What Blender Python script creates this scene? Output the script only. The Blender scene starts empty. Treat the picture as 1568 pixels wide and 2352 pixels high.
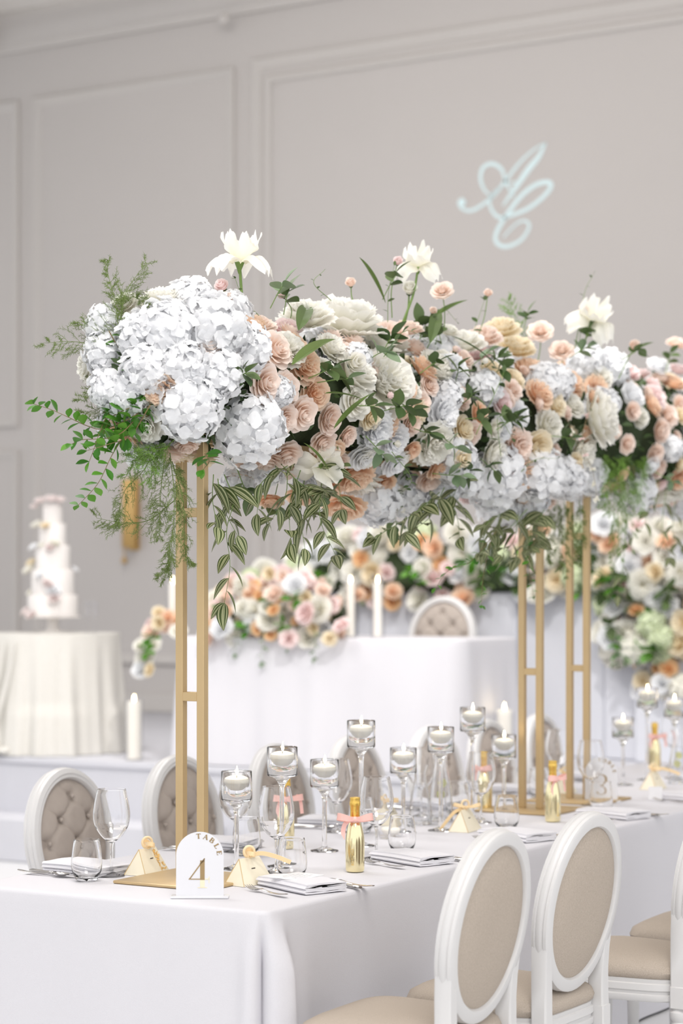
import bpy, math, random
from mathutils import Vector, Matrix, Quaternion
PI = math.pi
sc = bpy.context.scene
COL = sc.collection

# ------------------------------------------------------------------ camera
CAM = Vector((2.961, -4.64, 1.587))
FPX = 4770.0
HOR = 1369.0
YAW = math.atan2(.507, .862)
cd = bpy.data.cameras.new('camera'); cam = bpy.data.objects.new('camera', cd); COL.objects.link(cam)
cam.location = CAM; cam.rotation_euler = (PI/2, 0, YAW)
cd.sensor_fit = 'HORIZONTAL'; cd.sensor_width = 24.0; cd.lens = FPX/1568*24.0
cd.shift_y = (HOR-1176)/1568.0
cd.clip_start = .1; cd.clip_end = 100
cd.dof.use_dof = True; cd.dof.focus_distance = 6.1; cd.dof.aperture_fstop = 2.2
sc.camera = cam

# ------------------------------------------------------------------ light
w = bpy.data.worlds.new('world'); sc.world = w; w.use_nodes = True
w.node_tree.nodes['Background'].inputs[0].default_value = (.95, .97, 1.0, 1)
w.node_tree.nodes['Background'].inputs[1].default_value = .76
def lamp(name, kind, loc, target, power, size=1.0, col=(1, 1, 1), spot=None):
    l = bpy.data.lights.new(name, kind); o = bpy.data.objects.new(name, l); COL.objects.link(o)
    o.location = loc
    o.rotation_euler = (Vector(target)-Vector(loc)).to_track_quat('-Z', 'Y').to_euler()
    l.energy = power; l.color = col
    if kind == 'AREA': l.shape = 'DISK'; l.size = size
    if kind == 'SPOT': l.spot_size = spot; l.spot_blend = .6; l.shadow_soft_size = size
    return o
lamp('added_area_light', 'AREA', (4.6, -4.6, 6.2), (-.5, 1.6, 1.9), 125, 3.0, (1, .97, .94))  # unseen frontal key, added to brighten the runner flowers
lamp('added_area_light', 'AREA', (1.2, -1.6, 6.5), (-.4, 1.6, 1.2), 125, 2.6, (1, .96, .92))  # soft overhead light added above the banquet table, out of view
lamp('added_area_light', 'AREA', (-3.0, 1.2, 6.5), (-1.6, 2.6, .8), 95, 2.6, (1, .97, .95))  # unseen soft light added up high for general brightness
lamp('added_area_light', 'AREA', (-4.6, 4.4, 6.3), (-3.4, 6.6, 1.0), 85, 2.4, (1, .97, .95))  # added out-of-view fill that lifts the stage
lamp('stage_spotlight', 'SPOT', (.6, 1.2, 6.6), (-3.0, 5.6, .9), 560, .06, (1, .98, .96), math.radians(46))
sc.view_settings.view_transform = 'Standard'; sc.view_settings.look = 'None'
sc.view_settings.gamma = 1; sc.view_settings.use_curve_mapping = False
sc.view_settings.exposure = 0.70
sc.cycles.transparent_max_bounces = 40

# ------------------------------------------------------------------ picture -> place
CA, SA = .862, .507
def ray(px, py):
    a = (px-784)/FPX; b = -(py-HOR)/FPX
    return Vector((a*CA-SA, a*SA+CA, b))
def at(px, py, d): return CAM+ray(px, py)*d
def on_z(px, py, z=.752):
    r = ray(px, py); return CAM+r*((z-CAM.z)/r.z)
def on_y(px, py, Y):
    r = ray(px, py); return CAM+r*((Y-CAM.y)/r.y)
def on_x(px, py, X):
    r = ray(px, py); return CAM+r*((X-CAM.x)/r.x)

# ------------------------------------------------------------------ materials
MATS = {}
def newmat(name):
    m = bpy.data.materials.new(name); m.use_nodes = True; MATS[name] = m
    return m, m.node_tree, m.node_tree.nodes['Principled BSDF']
def mat(name, col, rough=.6, metal=0., noise=0., scale=20., bump=0., bscale=200., spec=.5, sheen=0.):
    m, nt, b = newmat(name)
    b.inputs['Base Color'].default_value = (*col, 1); b.inputs['Roughness'].default_value = rough
    b.inputs['Metallic'].default_value = metal; b.inputs['Specular IOR Level'].default_value = spec
    if sheen: b.inputs['Sheen Weight'].default_value = sheen
    tc = nt.nodes.new('ShaderNodeTexCoord')
    if noise:
        n = nt.nodes.new('ShaderNodeTexNoise'); n.inputs['Scale'].default_value = scale; n.inputs['Detail'].default_value = 4
        r = nt.nodes.new('ShaderNodeMapRange'); r.inputs[3].default_value = 1-noise; r.inputs[4].default_value = 1+noise
        mx = nt.nodes.new('ShaderNodeVectorMath'); mx.operation = 'SCALE'
        mx.inputs[0].default_value = col
        nt.links.new(tc.outputs['Object'], n.inputs['Vector']); nt.links.new(n.outputs['Fac'], r.inputs[0])
        nt.links.new(r.outputs[0], mx.inputs['Scale']); nt.links.new(mx.outputs[0], b.inputs['Base Color'])
    if bump:
        n2 = nt.nodes.new('ShaderNodeTexNoise'); n2.inputs['Scale'].default_value = bscale
        bp = nt.nodes.new('ShaderNodeBump'); bp.inputs['Strength'].default_value = bump; bp.inputs['Distance'].default_value = .002
        nt.links.new(tc.outputs['Object'], n2.inputs['Vector']); nt.links.new(n2.outputs['Fac'], bp.inputs['Height'])
        nt.links.new(bp.outputs[0], b.inputs['Normal'])
    return m
def weave(name, col, col2, s1, s2, rough=.9, bump=.25):
    """fabric: two crossed wave bands give thread relief and colour"""
    m, nt, b = newmat(name); b.inputs['Roughness'].default_value = rough; b.inputs['Specular IOR Level'].default_value = .2
    tc = nt.nodes.new('ShaderNodeTexCoord'); mp = nt.nodes.new('ShaderNodeMapping'); mp.inputs['Scale'].default_value = s1
    n = nt.nodes.new('ShaderNodeTexNoise'); n.inputs['Scale'].default_value = s2; n.inputs['Detail'].default_value = 3
    mix = nt.nodes.new('ShaderNodeMix'); mix.data_type = 'RGBA'
    mix.inputs[6].default_value = (*col, 1); mix.inputs[7].default_value = (*col2, 1)
    nt.links.new(tc.outputs['Object'], mp.inputs[0]); nt.links.new(mp.outputs[0], n.inputs['Vector'])
    nt.links.new(n.outputs['Fac'], mix.inputs[0]); nt.links.new(mix.outputs[2], b.inputs['Base Color'])
    bp = nt.nodes.new('ShaderNodeBump'); bp.inputs['Strength'].default_value = bump; bp.inputs['Distance'].default_value = .001
    nt.links.new(n.outputs['Fac'], bp.inputs['Height']); nt.links.new(bp.outputs[0], b.inputs['Normal'])
    return m
def petal(name, base, tip, transl=.38):
    m, nt, b = newmat(name)
    at_ = nt.nodes.new('ShaderNodeAttribute'); at_.attribute_name = 'pt'
    mix = nt.nodes.new('ShaderNodeMix'); mix.data_type = 'RGBA'
    mix.inputs[6].default_value = (*base, 1); mix.inputs[7].default_value = (*tip, 1)
    nt.links.new(at_.outputs['Fac'], mix.inputs[0])
    b.inputs['Roughness'].default_value = .65; b.inputs['Specular IOR Level'].default_value = .2
    nt.links.new(mix.outputs[2], b.inputs['Base Color'])
    tr = nt.nodes.new('ShaderNodeBsdfTranslucent'); nt.links.new(mix.outputs[2], tr.inputs[0])
    ms = nt.nodes.new('ShaderNodeMixShader'); ms.inputs[0].default_value = transl
    nt.links.new(b.outputs[0], ms.inputs[1]); nt.links.new(tr.outputs[0], ms.inputs[2])
    nt.links.new(ms.outputs[0], nt.nodes['Material Output'].inputs[0])
    return m
def leafmat(name, a, bcol, stripes=False):
    m, nt, b = newmat(name)
    b.inputs['Roughness'].default_value = .45; b.inputs['Specular IOR Level'].default_value = .4
    at_ = nt.nodes.new('ShaderNodeAttribute'); at_.attribute_name = 'ps'
    mix = nt.nodes.new('ShaderNodeMix'); mix.data_type = 'RGBA'
    mix.inputs[6].default_value = (*a, 1); mix.inputs[7].default_value = (*bcol, 1)
    if stripes:
        ab = nt.nodes.new('ShaderNodeMath'); ab.operation = 'ABSOLUTE'; nt.links.new(at_.outputs['Fac'], ab.inputs[0])
        mu = nt.nodes.new('ShaderNodeMath'); mu.operation = 'MULTIPLY'; mu.inputs[1].default_value = 11.5
        nt.links.new(ab.outputs[0], mu.inputs[0])
        sn = nt.nodes.new('ShaderNodeMath'); sn.operation = 'SINE'; nt.links.new(mu.outputs[0], sn.inputs[0])
        mr = nt.nodes.new('ShaderNodeMapRange'); mr.inputs[1].default_value = .1; mr.inputs[2].default_value = .75
        nt.links.new(sn.outputs[0], mr.inputs[0]); nt.links.new(mr.outputs[0], mix.inputs[0])
    else:
        tc = nt.nodes.new('ShaderNodeObjectInfo'); nt.links.new(tc.outputs['Random'], mix.inputs[0])
    nt.links.new(mix.outputs[2], b.inputs['Base Color'])
    tr = nt.nodes.new('ShaderNodeBsdfTranslucent'); nt.links.new(mix.outputs[2], tr.inputs[0])
    ms = nt.nodes.new('ShaderNodeMixShader'); ms.inputs[0].default_value = .2
    nt.links.new(b.outputs[0], ms.inputs[1]); nt.links.new(tr.outputs[0], ms.inputs[2])
    nt.links.new(ms.outputs[0], nt.nodes['Material Output'].inputs[0])
    return m
def glassmat(name, ior=1.45, col=(1, 1, 1)):
    m, nt, b = newmat(name)
    b.inputs['Base Color'].default_value = (*col, 1)
    b.inputs['Roughness'].default_value = 0; b.inputs['Transmission Weight'].default_value = 1; b.inputs['IOR'].default_value = ior
    return m
def thinglass(name, ior=1.5, tint=(.985, .985, .99)):
    """thin clear wall: see-through with a fresnel reflection"""
    m, nt, b = newmat(name); nt.nodes.remove(b)
    t = nt.nodes.new('ShaderNodeBsdfTransparent'); t.inputs[0].default_value = (*tint, 1)
    g = nt.nodes.new('ShaderNodeBsdfGlossy'); g.inputs['Roughness'].default_value = .02
    f = nt.nodes.new('ShaderNodeFresnel'); ge = nt.nodes.new('ShaderNodeNewGeometry')
    mr = nt.nodes.new('ShaderNodeMapRange'); mr.inputs[3].default_value = ior; mr.inputs[4].default_value = 1/ior
    nt.links.new(ge.outputs['Backfacing'], mr.inputs[0]); nt.links.new(mr.outputs[0], f.inputs[0])
    ms = nt.nodes.new('ShaderNodeMixShader'); nt.links.new(f.outputs[0], ms.inputs[0])
    nt.links.new(t.outputs[0], ms.inputs[1]); nt.links.new(g.outputs[0], ms.inputs[2])
    nt.links.new(ms.outputs[0], nt.nodes['Material Output'].inputs[0])
    return m
def emit(name, col, s):
    m, nt, b = newmat(name); b.inputs['Base Color'].default_value = (*col, 1)
    b.inputs['Emission Color'].default_value = (*col, 1); b.inputs['Emission Strength'].default_value = s
    return m

mat('wall_paint', (.53, .50, .48), .8, noise=.02, scale=1.2, bump=.08, bscale=120)
mat('trim_paint', (.55, .52, .495), .6, noise=.02, scale=2)
mat('ceiling_paint', (.86, .83, .79), .8, noise=.02, scale=1)
mat('floor_tile', (.74, .74, .75), .35, noise=.04, scale=.8)
mat('stage_carpet', (.60, .60, .64), .9, noise=.05, scale=3, bump=.2, bscale=300)
weave('cloth', (.66, .65, .685), (.73, .72, .75), (1, 1, 1), 420, .9, .35)
weave('satin', (.66, .64, .59), (.73, .71, .67), (1, 1, 1), 60, .55, .1)
weave('napkin', (.72, .71, .745), (.80, .79, .82), (1, 6, 1), 160, .9, .4)
weave('linen', (.33, .27, .215), (.62, .545, .47), (2.2, 2.2, .8), 260, .9, .6)
weave('velvet', (.40, .345, .305), (.47, .41, .365), (1, 1, 1), 30, .7, .1)
mat('chair_paint', (.69, .68, .675), .35, noise=.02, scale=8)
mat('gold_metal', (.56, .41, .22), .42, .45, noise=.10, scale=6, bump=.06, bscale=60)
mat('brass', (.55, .36, .14), .35, .7, noise=.08, scale=5)
mat('gold_foil', (.93, .83, .52), .13, 1., noise=.04, scale=30)
mat('gold_cap', (.88, .58, .14), .28, .9, noise=.05, scale=60, bump=.4, bscale=150)
mat('gold_print', (.36, .25, .12), .45, .15, noise=.06, scale=40)
mat('gold_reflection', (.90, .82, .60), .35, .3, noise=.05, scale=40)  # paler print gold: a reflection put into the colour
mat('acrylic_white', (.76, .76, .79), .25, noise=.01, scale=4)
mat('steel', (.62, .60, .58), .16, 1., noise=.06, scale=40)
mat('favor_card', (.90, .83, .66), .6, noise=.03, scale=30)
mat('card_edge', (.62, .45, .22), .5, noise=.05, scale=30)
mat('paper', (.88, .87, .88), .7, noise=.01, scale=30)
mat('print_grey', (.45, .44, .46), .7, noise=.02, scale=30)
mat('ribbon_peach', (.95, .72, .42), .5, noise=.05, scale=30)
mat('ribbon_pink', (.94, .56, .50), .5, noise=.05, scale=40)
mat('ring_wood', (.90, .72, .46), .5, noise=.05, scale=40)
mat('dried_flower', (.85, .55, .20), .7, noise=.2, scale=60)
mat('wax', (.97, .93, .83), .45, noise=.02, scale=10)
mat('wick', (.08, .06, .05), .8, noise=.1, scale=80)
mat('icing', (.78, .745, .72), .6, noise=.02, scale=10, bump=.15, bscale=30)
mat('lemon', (.72, .70, .30), .5, noise=.1, scale=60)
mat('backdrop_white', (.68, .69, .74), .75, noise=.05, scale=2.5)
mat('leaf_filler', (.055, .095, .03), .5, noise=.5, scale=14)
mat('foam_moss', (.035, .055, .02), .95, noise=.4, scale=25, bump=.6, bscale=60)
mat('stem_green', (.16, .26, .06), .6, noise=.15, scale=30)
mat('stem_brown', (.22, .16, .07), .7, noise=.15, scale=30)
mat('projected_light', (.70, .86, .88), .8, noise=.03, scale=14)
mat('fern_green', (.14, .20, .045), .7, noise=.35, scale=9)
mat('fern_bright', (.17, .31, .05), .7, noise=.3, scale=9)
glassmat('glass'); glassmat('water', 1.33)
thinglass('clear_glass')
emit('flame', (1.0, .80, .45), 22.)
petal('pet_white', (.95, .955, .97), (.97, .975, .985))
petal('pet_ivory', (.95, .92, .78), (.97, .96, .92))
petal('pet_cream', (.98, .82, .52), (.98, .91, .76))
petal('pet_blush', (.99, .76, .60), (.99, .885, .82))
petal('pet_peach', (.985, .62, .37), (.985, .82, .67))
petal('pet_pink', (.98, .74, .70), (.98, .87, .86))
petal('pet_coral', (.92, .40, .30), (.95, .60, .50))
petal('pet_orange', (.93, .52, .20), (.97, .74, .48))
petal('pet_sugar', (.93, .78, .76), (.95, .90, .89))
petal('pet_lime', (.74, .84, .48), (.90, .94, .78))
leafmat('leaf_rose', (.05, .095, .028), (.13, .19, .07))
leafmat('leaf_box', (.035, .16, .012), (.13, .33, .035))
leafmat('leaf_sage', (.17, .26, .14), (.27, .36, .22))
leafmat('leaf_blade', (.06, .12, .025), (.14, .21, .05))
leafmat('leaf_stripe', (.065, .095, .025), (.44, .46, .26), True)

# ------------------------------------------------------------------ mesh helpers
class MB:
    def __init__(s): s.v = []; s.f = []; s.a = {}
    def add(s, v, f, **attr):
        o = len(s.v); s.v += [Vector(p) for p in v]; s.f += [tuple(i+o for i in q) for q in f]
        for k, vals in attr.items():
            s.a.setdefault(k, []); s.a[k] += [0.]*(o-len(s.a[k])); s.a[k] += list(vals)
        return s
    def box(s, c, d, M=None):
        c = Vector(c); x, y, z = d[0]/2, d[1]/2, d[2]/2
        v = [c+Vector((i*x, j*y, k*z)) for k in (-1, 1) for j in (-1, 1) for i in (-1, 1)]
        if M: v = [M @ p for p in v]
        return s.add(v, [(0, 2, 3, 1), (4, 5, 7, 6), (0, 1, 5, 4), (2, 6, 7, 3), (0, 4, 6, 2), (1, 3, 7, 5)])
    def bbox(s, c, d, b=.004):
        """box with chamfered edges"""
        c = Vector(c); hx, hy, hz = d[0]/2, d[1]/2, d[2]/2; b = min(b, hx*.9, hy*.9, hz*.9); rings = []
        for z, k in ((-hz, b), (-hz+b, 0), (hz-b, 0), (hz, b)):
            X, Y = hx-k, hy-k; q = b
            rings.append([c+Vector(p) for p in ((-X+q, -Y, z), (X-q, -Y, z), (X, -Y+q, z), (X, Y-q, z), (X-q, Y, z), (-X+q, Y, z), (-X, Y-q, z), (-X, -Y+q, z))])
        return s.rings(rings)
    def rings(s, rings, cap=True, closed=True):
        n = len(rings[0]); v = [p for r in rings for p in r]; f = []
        for i in range(len(rings)-1):
            for j in range(n if closed else n-1):
                k = (j+1) % n
                f.append((i*n+j, i*n+k, (i+1)*n+k, (i+1)*n+j))
        if cap: f.append(tuple(range(n))[::-1]); f.append(tuple((len(rings)-1)*n+j for j in range(n)))
        return s.add(v, f)
    def lathe(s, prof, n=24, c=(0, 0, 0), cap=True, M=None):
        c = Vector(c); rs = []
        for r, z in prof:
            r = max(r, .0004)
            q = [c+Vector((r*math.cos(2*PI*i/n), r*math.sin(2*PI*i/n), z)) for i in range(n)]
            rs.append([M @ p for p in q] if M else q)
        return s.rings(rs, cap)
    def tube(s, pts, rad, n=6, flat=1.0):
        pts = [Vector(p) for p in pts]
        if not hasattr(rad, '__len__'): rad = [rad]*len(pts)
        rs = []; up = None
        for i, p in enumerate(pts):
            t = (pts[min(i+1, len(pts)-1)]-pts[max(i-1, 0)]).normalized()
            if up is None:
                up = Vector((0, 0, 1)) if abs(t.z) < .9 else Vector((1, 0, 0))
            a = t.cross(up)
            a = a.normalized() if a.length > 1e-5 else t.orthogonal().normalized()
            up = a.cross(t).normalized()
            rs.append([p+(a*math.cos(2*PI*k/n)+up*math.sin(2*PI*k/n)*flat)*rad[i] for k in range(n)])
        return s.rings(rs)
    def ribbon(s, pts, wid, nrm, th=.0008):
        """thin solid strip along pts; nrm = width direction(s)"""
        rs = []
        pts = [Vector(p) for p in pts]
        for i, p in enumerate(pts):
            t = (pts[min(i+1, len(pts)-1)]-pts[max(i-1, 0)]).normalized()
            wd = Vector(nrm[i] if isinstance(nrm, list) else nrm); wd = (wd-t*wd.dot(t)).normalized()
            k = t.cross(wd).normalized()*th/2
            ww = (wid[i] if hasattr(wid, '__len__') else wid)/2
            rs.append([p-wd*ww-k, p+wd*ww-k, p+wd*ww+k, p-wd*ww+k])
        return s.rings(rs)
    def poly(s, pts, y0, y1):
        """closed outline of (x,z) extruded along y"""
        n = len(pts)
        return s.rings([[Vector((x, y0, z)) for x, z in pts], [Vector((x, y1, z)) for x, z in pts]])
    def grid(s, fn, nu, nv, closed=False, **attr):
        v = [fn(i/nu, j/nv) for j in range(nv+1) for i in range(nu+1)]
        f = [(j*(nu+1)+i, j*(nu+1)+i+1, (j+1)*(nu+1)+i+1, (j+1)*(nu+1)+i) for j in range(nv) for i in range(nu)]
        at_ = {k: [g(i/nu, j/nv) for j in range(nv+1) for i in range(nu+1)] for k, g in attr.items()}
        return s.add(v, f, **at_)
    def sphere(s, c, r, n=10, m=7, sz=1.0):
        c = Vector(c)
        return s.lathe([(r*math.sin(PI*i/m), -r*sz*math.cos(PI*i/m)) for i in range(m+1)], n, c)
    def mesh(s, name, smooth=True):
        me = bpy.data.meshes.new(name); me.from_pydata([tuple(p) for p in s.v], [], s.f)
        for k, vals in s.a.items():
            vals = vals+[0.]*(len(s.v)-len(vals))
            at_ = me.attributes.new(k, 'FLOAT', 'POINT'); at_.data.foreach_set('value', vals)
        me.validate(); me.update()
        if smooth:
            me.polygons.foreach_set('use_smooth', [True]*len(me.polygons))
            me.set_sharp_from_angle(angle=math.radians(42))
        return me
def put(name, me, m, parent=None, loc=(0, 0, 0), rot=None, scale=1., label=None, cat=None, group=None, kind=None):
    if isinstance(me, MB): me = me.mesh(name)
    if not me.materials: me.materials.append(MATS[m])
    o = bpy.data.objects.new(name, me); COL.objects.link(o)
    if me.materials[0] is not MATS[m]:
        o.material_slots[0].link = 'OBJECT'; o.material_slots[0].material = MATS[m]
    o.location = loc
    if rot is not None:
        if isinstance(rot, Quaternion): rot = rot.to_euler()
        o.rotation_euler = rot
    o.scale = (scale,)*3 if not hasattr(scale, '__len__') else scale
    if parent: o.parent = parent
    tag(o, label, cat, group, kind)
    return o
def tag(o, label=None, cat=None, group=None, kind=None):
    if label: o['label'] = label
    if cat: o['category'] = cat
    if group: o['group'] = group
    if kind: o['kind'] = kind
    return o
def thing(name, loc, label, cat, rz=0., group=None):
    o = bpy.data.objects.new(name, None); COL.objects.link(o); o.empty_display_size = .05
    o.location = loc; o.rotation_euler = (0, 0, rz)
    return tag(o, label, cat, group)
KIDS = {}
def dup(root, loc, rz, label, group=None):
    def cp(o, par):
        c = o.copy(); COL.objects.link(c); c.parent = par
        for ch in list(o.children): cp(ch, c)
        return c
    c = cp(root, None); c.location = loc; c.rotation_euler = (0, 0, rz); c['label'] = label
    if group: c['group'] = group
    return c
def struct(name, mb, m, parent=None, **k):
    return put(name, mb, m, parent, kind=None if parent else 'structure', **k)
def catmull(P, n=8):
    P = [Vector(p) for p in P]; out = []
    Q = [P[0]*2-P[1]]+P+[P[-1]*2-P[-2]]
    for i in range(1, len(Q)-2):
        a, b, c, d = Q[i-1:i+3]
        for k in range(n):
            t = k/n
            out.append(.5*((2*b)+(c-a)*t+(2*a-5*b+4*c-d)*t*t+(3*b-a-3*c+d)*t**3))
    return out+[P[-1]]

# ------------------------------------------------------------------ room
WY = 9.78; STZ = .60; STY = 5.36; CEIL = 6.70
struct('floor', MB().box((-3, 2, -.05), (26, 26, .1)), 'floor_tile')
struct('ceiling', MB().box((-3, 2, CEIL+.05), (26, 26, .1)), 'ceiling_paint')
wall = struct('wall_back', MB().box((-3, WY+.1, CEIL/2), (26, .2, CEIL)), 'wall_paint')
def wx(px): return on_y(px, 800, WY).x
def frame(x0, x1, z0, z1, wd=.085):
    prof = [(0, 0), (0, -.022), (.018, -.040), (.040, -.034), (.055, -.018), (wd-.012, -.014), (wd, 0)]
    mb = MB(); rs = []
    for (cx, cz, sx, sz) in ((x0, z0, 1, 1), (x1, z0, -1, 1), (x1, z1, -1, -1), (x0, z1, 1, -1), (x0, z0, 1, 1)):
        rs.append([Vector((cx+sx*o, WY+y, cz+sz*o)) for o, y in prof])
    mb.rings(rs, cap=False)
    put('panel_moulding', mb, 'trim_paint', wall)
x45, x78, x540, x580 = wx(45), wx(78), wx(540), wx(580)
frame(x45-1.5, x45, 3.08, 5.98); frame(x45-1.5, x45, 1.0, 2.88)
frame(x78, x540, 1.0, 5.98)
frame(x580, x580+9.5, 1.0, 6.02, .10); frame(x580+.13, x580+9.37, 1.13, 5.86, .06)
def crown(name, pts, m='trim_paint'):
    prof = [(0, 0), (-.04, .0), (-.06, .03), (-.06, .06), (-.11, .10), (-.13, .16), (-.18, .19), (-.25, .24), (-.25, .30), (0, .30)]
    mb = MB(); mb.rings([[Vector((x, y+o, CEIL-.30+z)) for o, z in prof] for x, y in pts]); return struct(name, mb, m)
crown('trim_1', [(-16, WY), (10, WY)])
cx = wx(14)
struct('trim_2', MB().bbox((cx-.6, WY-2.25, CEIL-.08), (1.2, 4.0, .16), .03), 'trim_paint')
struct('trim_3', MB().bbox((cx-.66, WY-2.1, CEIL-.22), (1.2, 4.0, .14), .03), 'trim_paint')
struct('baseboard_back', MB().bbox((-3, WY-.012, STZ+.08), (26, .024, .16), .006), 'trim_paint')
st = struct('floor_stage', MB().bbox((-3, (STY+WY)/2, STZ/2), (14, WY-STY, STZ), .01), 'stage_carpet')
put('stage_nosing', MB().bbox((-3, STY-.008, STZ-.02), (14, .02, .04), .004), 'stage_carpet', st)
struct('floor_step', MB().bbox((-6.0, STY-.16, .13), (4.6, .32, .26), .01), 'stage_carpet')
p = on_y(515, 44, WY-.20)
put('smoke_detector', MB().lathe([(.055, 0), (.055, .012), (.045, .03), (.025, .04), (.0, .042)], 20, M=Matrix.Translation(p) @ Matrix.Rotation(PI/2, 4, 'X')), 'trim_paint', bpy.data.objects['trim_1'])
# gold wall sconce
sp = on_y(300, 1180, WY-.06); sco = thing('wall_sconce', (sp.x, WY, sp.z-.3), 'brass box wall sconce on the grey panelled wall beside the cake', 'sconce')
put('back_plate', MB().bbox((0, -.01, .3), (.11, .02, .62), .004), 'brass', sco)
put('lamp_shade', MB().lathe([(.07, 0), (.075, .02), (.075, .56), (.07, .58)], 4, (0, -.09, .01), M=Matrix.Rotation(.0, 4, 'Z')), 'brass', sco)
put('finial', MB().sphere((-.06, -.07, -.1), .028).tube([(-.06, -.07, -.1), (-.06, -.07, .02)], .006), 'brass', sco)

# projected monogram: its light painted as flat pale strokes on the wall
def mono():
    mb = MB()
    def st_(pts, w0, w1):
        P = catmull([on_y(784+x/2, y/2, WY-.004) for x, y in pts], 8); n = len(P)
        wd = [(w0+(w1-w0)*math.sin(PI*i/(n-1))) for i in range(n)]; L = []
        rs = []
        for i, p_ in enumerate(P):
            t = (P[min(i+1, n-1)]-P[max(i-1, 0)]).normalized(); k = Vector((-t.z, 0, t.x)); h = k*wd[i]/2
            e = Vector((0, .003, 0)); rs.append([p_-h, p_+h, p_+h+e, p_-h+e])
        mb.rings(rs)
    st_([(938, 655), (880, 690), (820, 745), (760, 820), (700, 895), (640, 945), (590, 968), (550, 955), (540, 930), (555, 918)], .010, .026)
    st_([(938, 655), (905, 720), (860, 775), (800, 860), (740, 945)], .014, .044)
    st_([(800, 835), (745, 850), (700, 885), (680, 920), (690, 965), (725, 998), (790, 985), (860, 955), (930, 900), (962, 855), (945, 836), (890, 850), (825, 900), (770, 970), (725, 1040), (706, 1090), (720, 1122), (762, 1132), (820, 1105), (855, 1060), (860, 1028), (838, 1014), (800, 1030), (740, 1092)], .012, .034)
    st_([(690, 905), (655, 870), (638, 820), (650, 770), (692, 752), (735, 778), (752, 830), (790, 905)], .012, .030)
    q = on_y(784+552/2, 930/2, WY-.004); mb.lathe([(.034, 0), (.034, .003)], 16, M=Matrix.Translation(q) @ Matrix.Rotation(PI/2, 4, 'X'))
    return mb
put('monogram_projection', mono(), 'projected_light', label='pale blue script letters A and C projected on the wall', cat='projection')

# ------------------------------------------------------------------ tablecloths
def rrect(x0, x1, y0, y1, r, step=.02):
    """points and outward normals round a rounded rectangle, with arc length"""
    out = []
    def line(a, b, n):
        L = (b-a).length; k = max(2, int(L/step))
        for i in range(k): out.append((a.lerp(b, i/k), n))
    def arc(c, a0):
        k = max(4, int(r*PI/2/(step*.5)))
        for i in range(k):
            a = a0+PI/2*i/k; n = Vector((math.cos(a), math.sin(a))); out.append((c+n*r, n))
    V = Vector
    line(V((x0+r, y0)), V((x1-r, y0)), V((0, -1))); arc(V((x1-r, y0+r)), -PI/2)
    line(V((x1, y0+r)), V((x1, y1-r)), V((1, 0))); arc(V((x1-r, y1-r)), 0)
    line(V((x1-r, y1)), V((x0+r, y1)), V((0, 1))); arc(V((x0+r, y1-r)), PI/2)
    line(V((x0, y1-r)), V((x0, y0+r)), V((-1, 0))); arc(V((x0+r, y0+r)), PI)
    return out
def drape(x0, x1, y0, y1, ztop, zbot, r=.03, edge=.014, off=None, nz=22, step=.02):
    P = rrect(x0, x1, y0, y1, r, step); n = len(P); rs = []
    s = [0.]
    for i in range(1, n): s.append(s[-1]+(P[i][0]-P[i-1][0]).length)
    def ring(k, z): return [Vector((p.x+nn.x*k, p.y+nn.y*k, z)) for p, nn in P]
    rs.append(ring(-r*.92, ztop)); rs.append(ring(-edge*1.2, ztop))
    for a in (30, 60): rs.append([Vector((p.x-nn.x*edge*(1-math.sin(math.radians(a))), p.y-nn.y*edge*(1-math.sin(math.radians(a))), ztop-edge*(1-math.cos(math.radians(a))))) for p, nn in P])
    for j in range(nz+1):
        t = j/nz; z = ztop-edge-(ztop-edge-zbot)*t
        rs.append([Vector((p.x+nn.x*off(p, nn, s[i], t), p.y+nn.y*off(p, nn, s[i], t), z)) for i, (p, nn) in enumerate(P)])
    mb = MB(); nn_ = len(P); mb.rings(rs, cap=False)
    mb.f.append(tuple(range(nn_))[::-1])
    return mb
TX0, TX1, TY0, TY1, TZ = -1.04, 0., 0., 5.22, .75
def toff(p, n, s, t):
    d = math.hypot(p.x-TX1, p.y-TY0); sd = (p.x-TX1)+(p.y-TY0)      # along the edge through the corner
    o = t*(.010*math.sin(3.1*s)+.006*math.sin(7.7*s+1)+.004*math.sin(17*s))+.012*t
    if d < .4:
        k = min(1, t*5.5)
        o += k*(.045+.03*t)*math.exp(-((sd-.055)/.035)**2)-k*.040*math.exp(-((sd+.010)/.016)**2)+k*.014*math.exp(-((sd+.05)/.03)**2)
        o += .02*t*math.exp(-((sd-.19)/.05)**2)
    return o
tbl = thing('banquet_table', (0, 0, 0), 'long banquet table under a white cloth, set for dinner', 'table')
put('tablecloth', drape(TX0, TX1, TY0, TY1, TZ, .01, .035, .012, toff, 26, .012), 'cloth', tbl)
put('table_top', MB().bbox((-.52, TY1/2, .725), (.96, TY1-.1, .035), .005), 'chair_paint', tbl)
for i in range(4): put('leg', MB().lathe([(.02, .0), (.02, .71)], 10, (-.15 if i % 2 else -.89, .3 if i < 2 else TY1-.3, 0)), 'steel', tbl)

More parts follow.
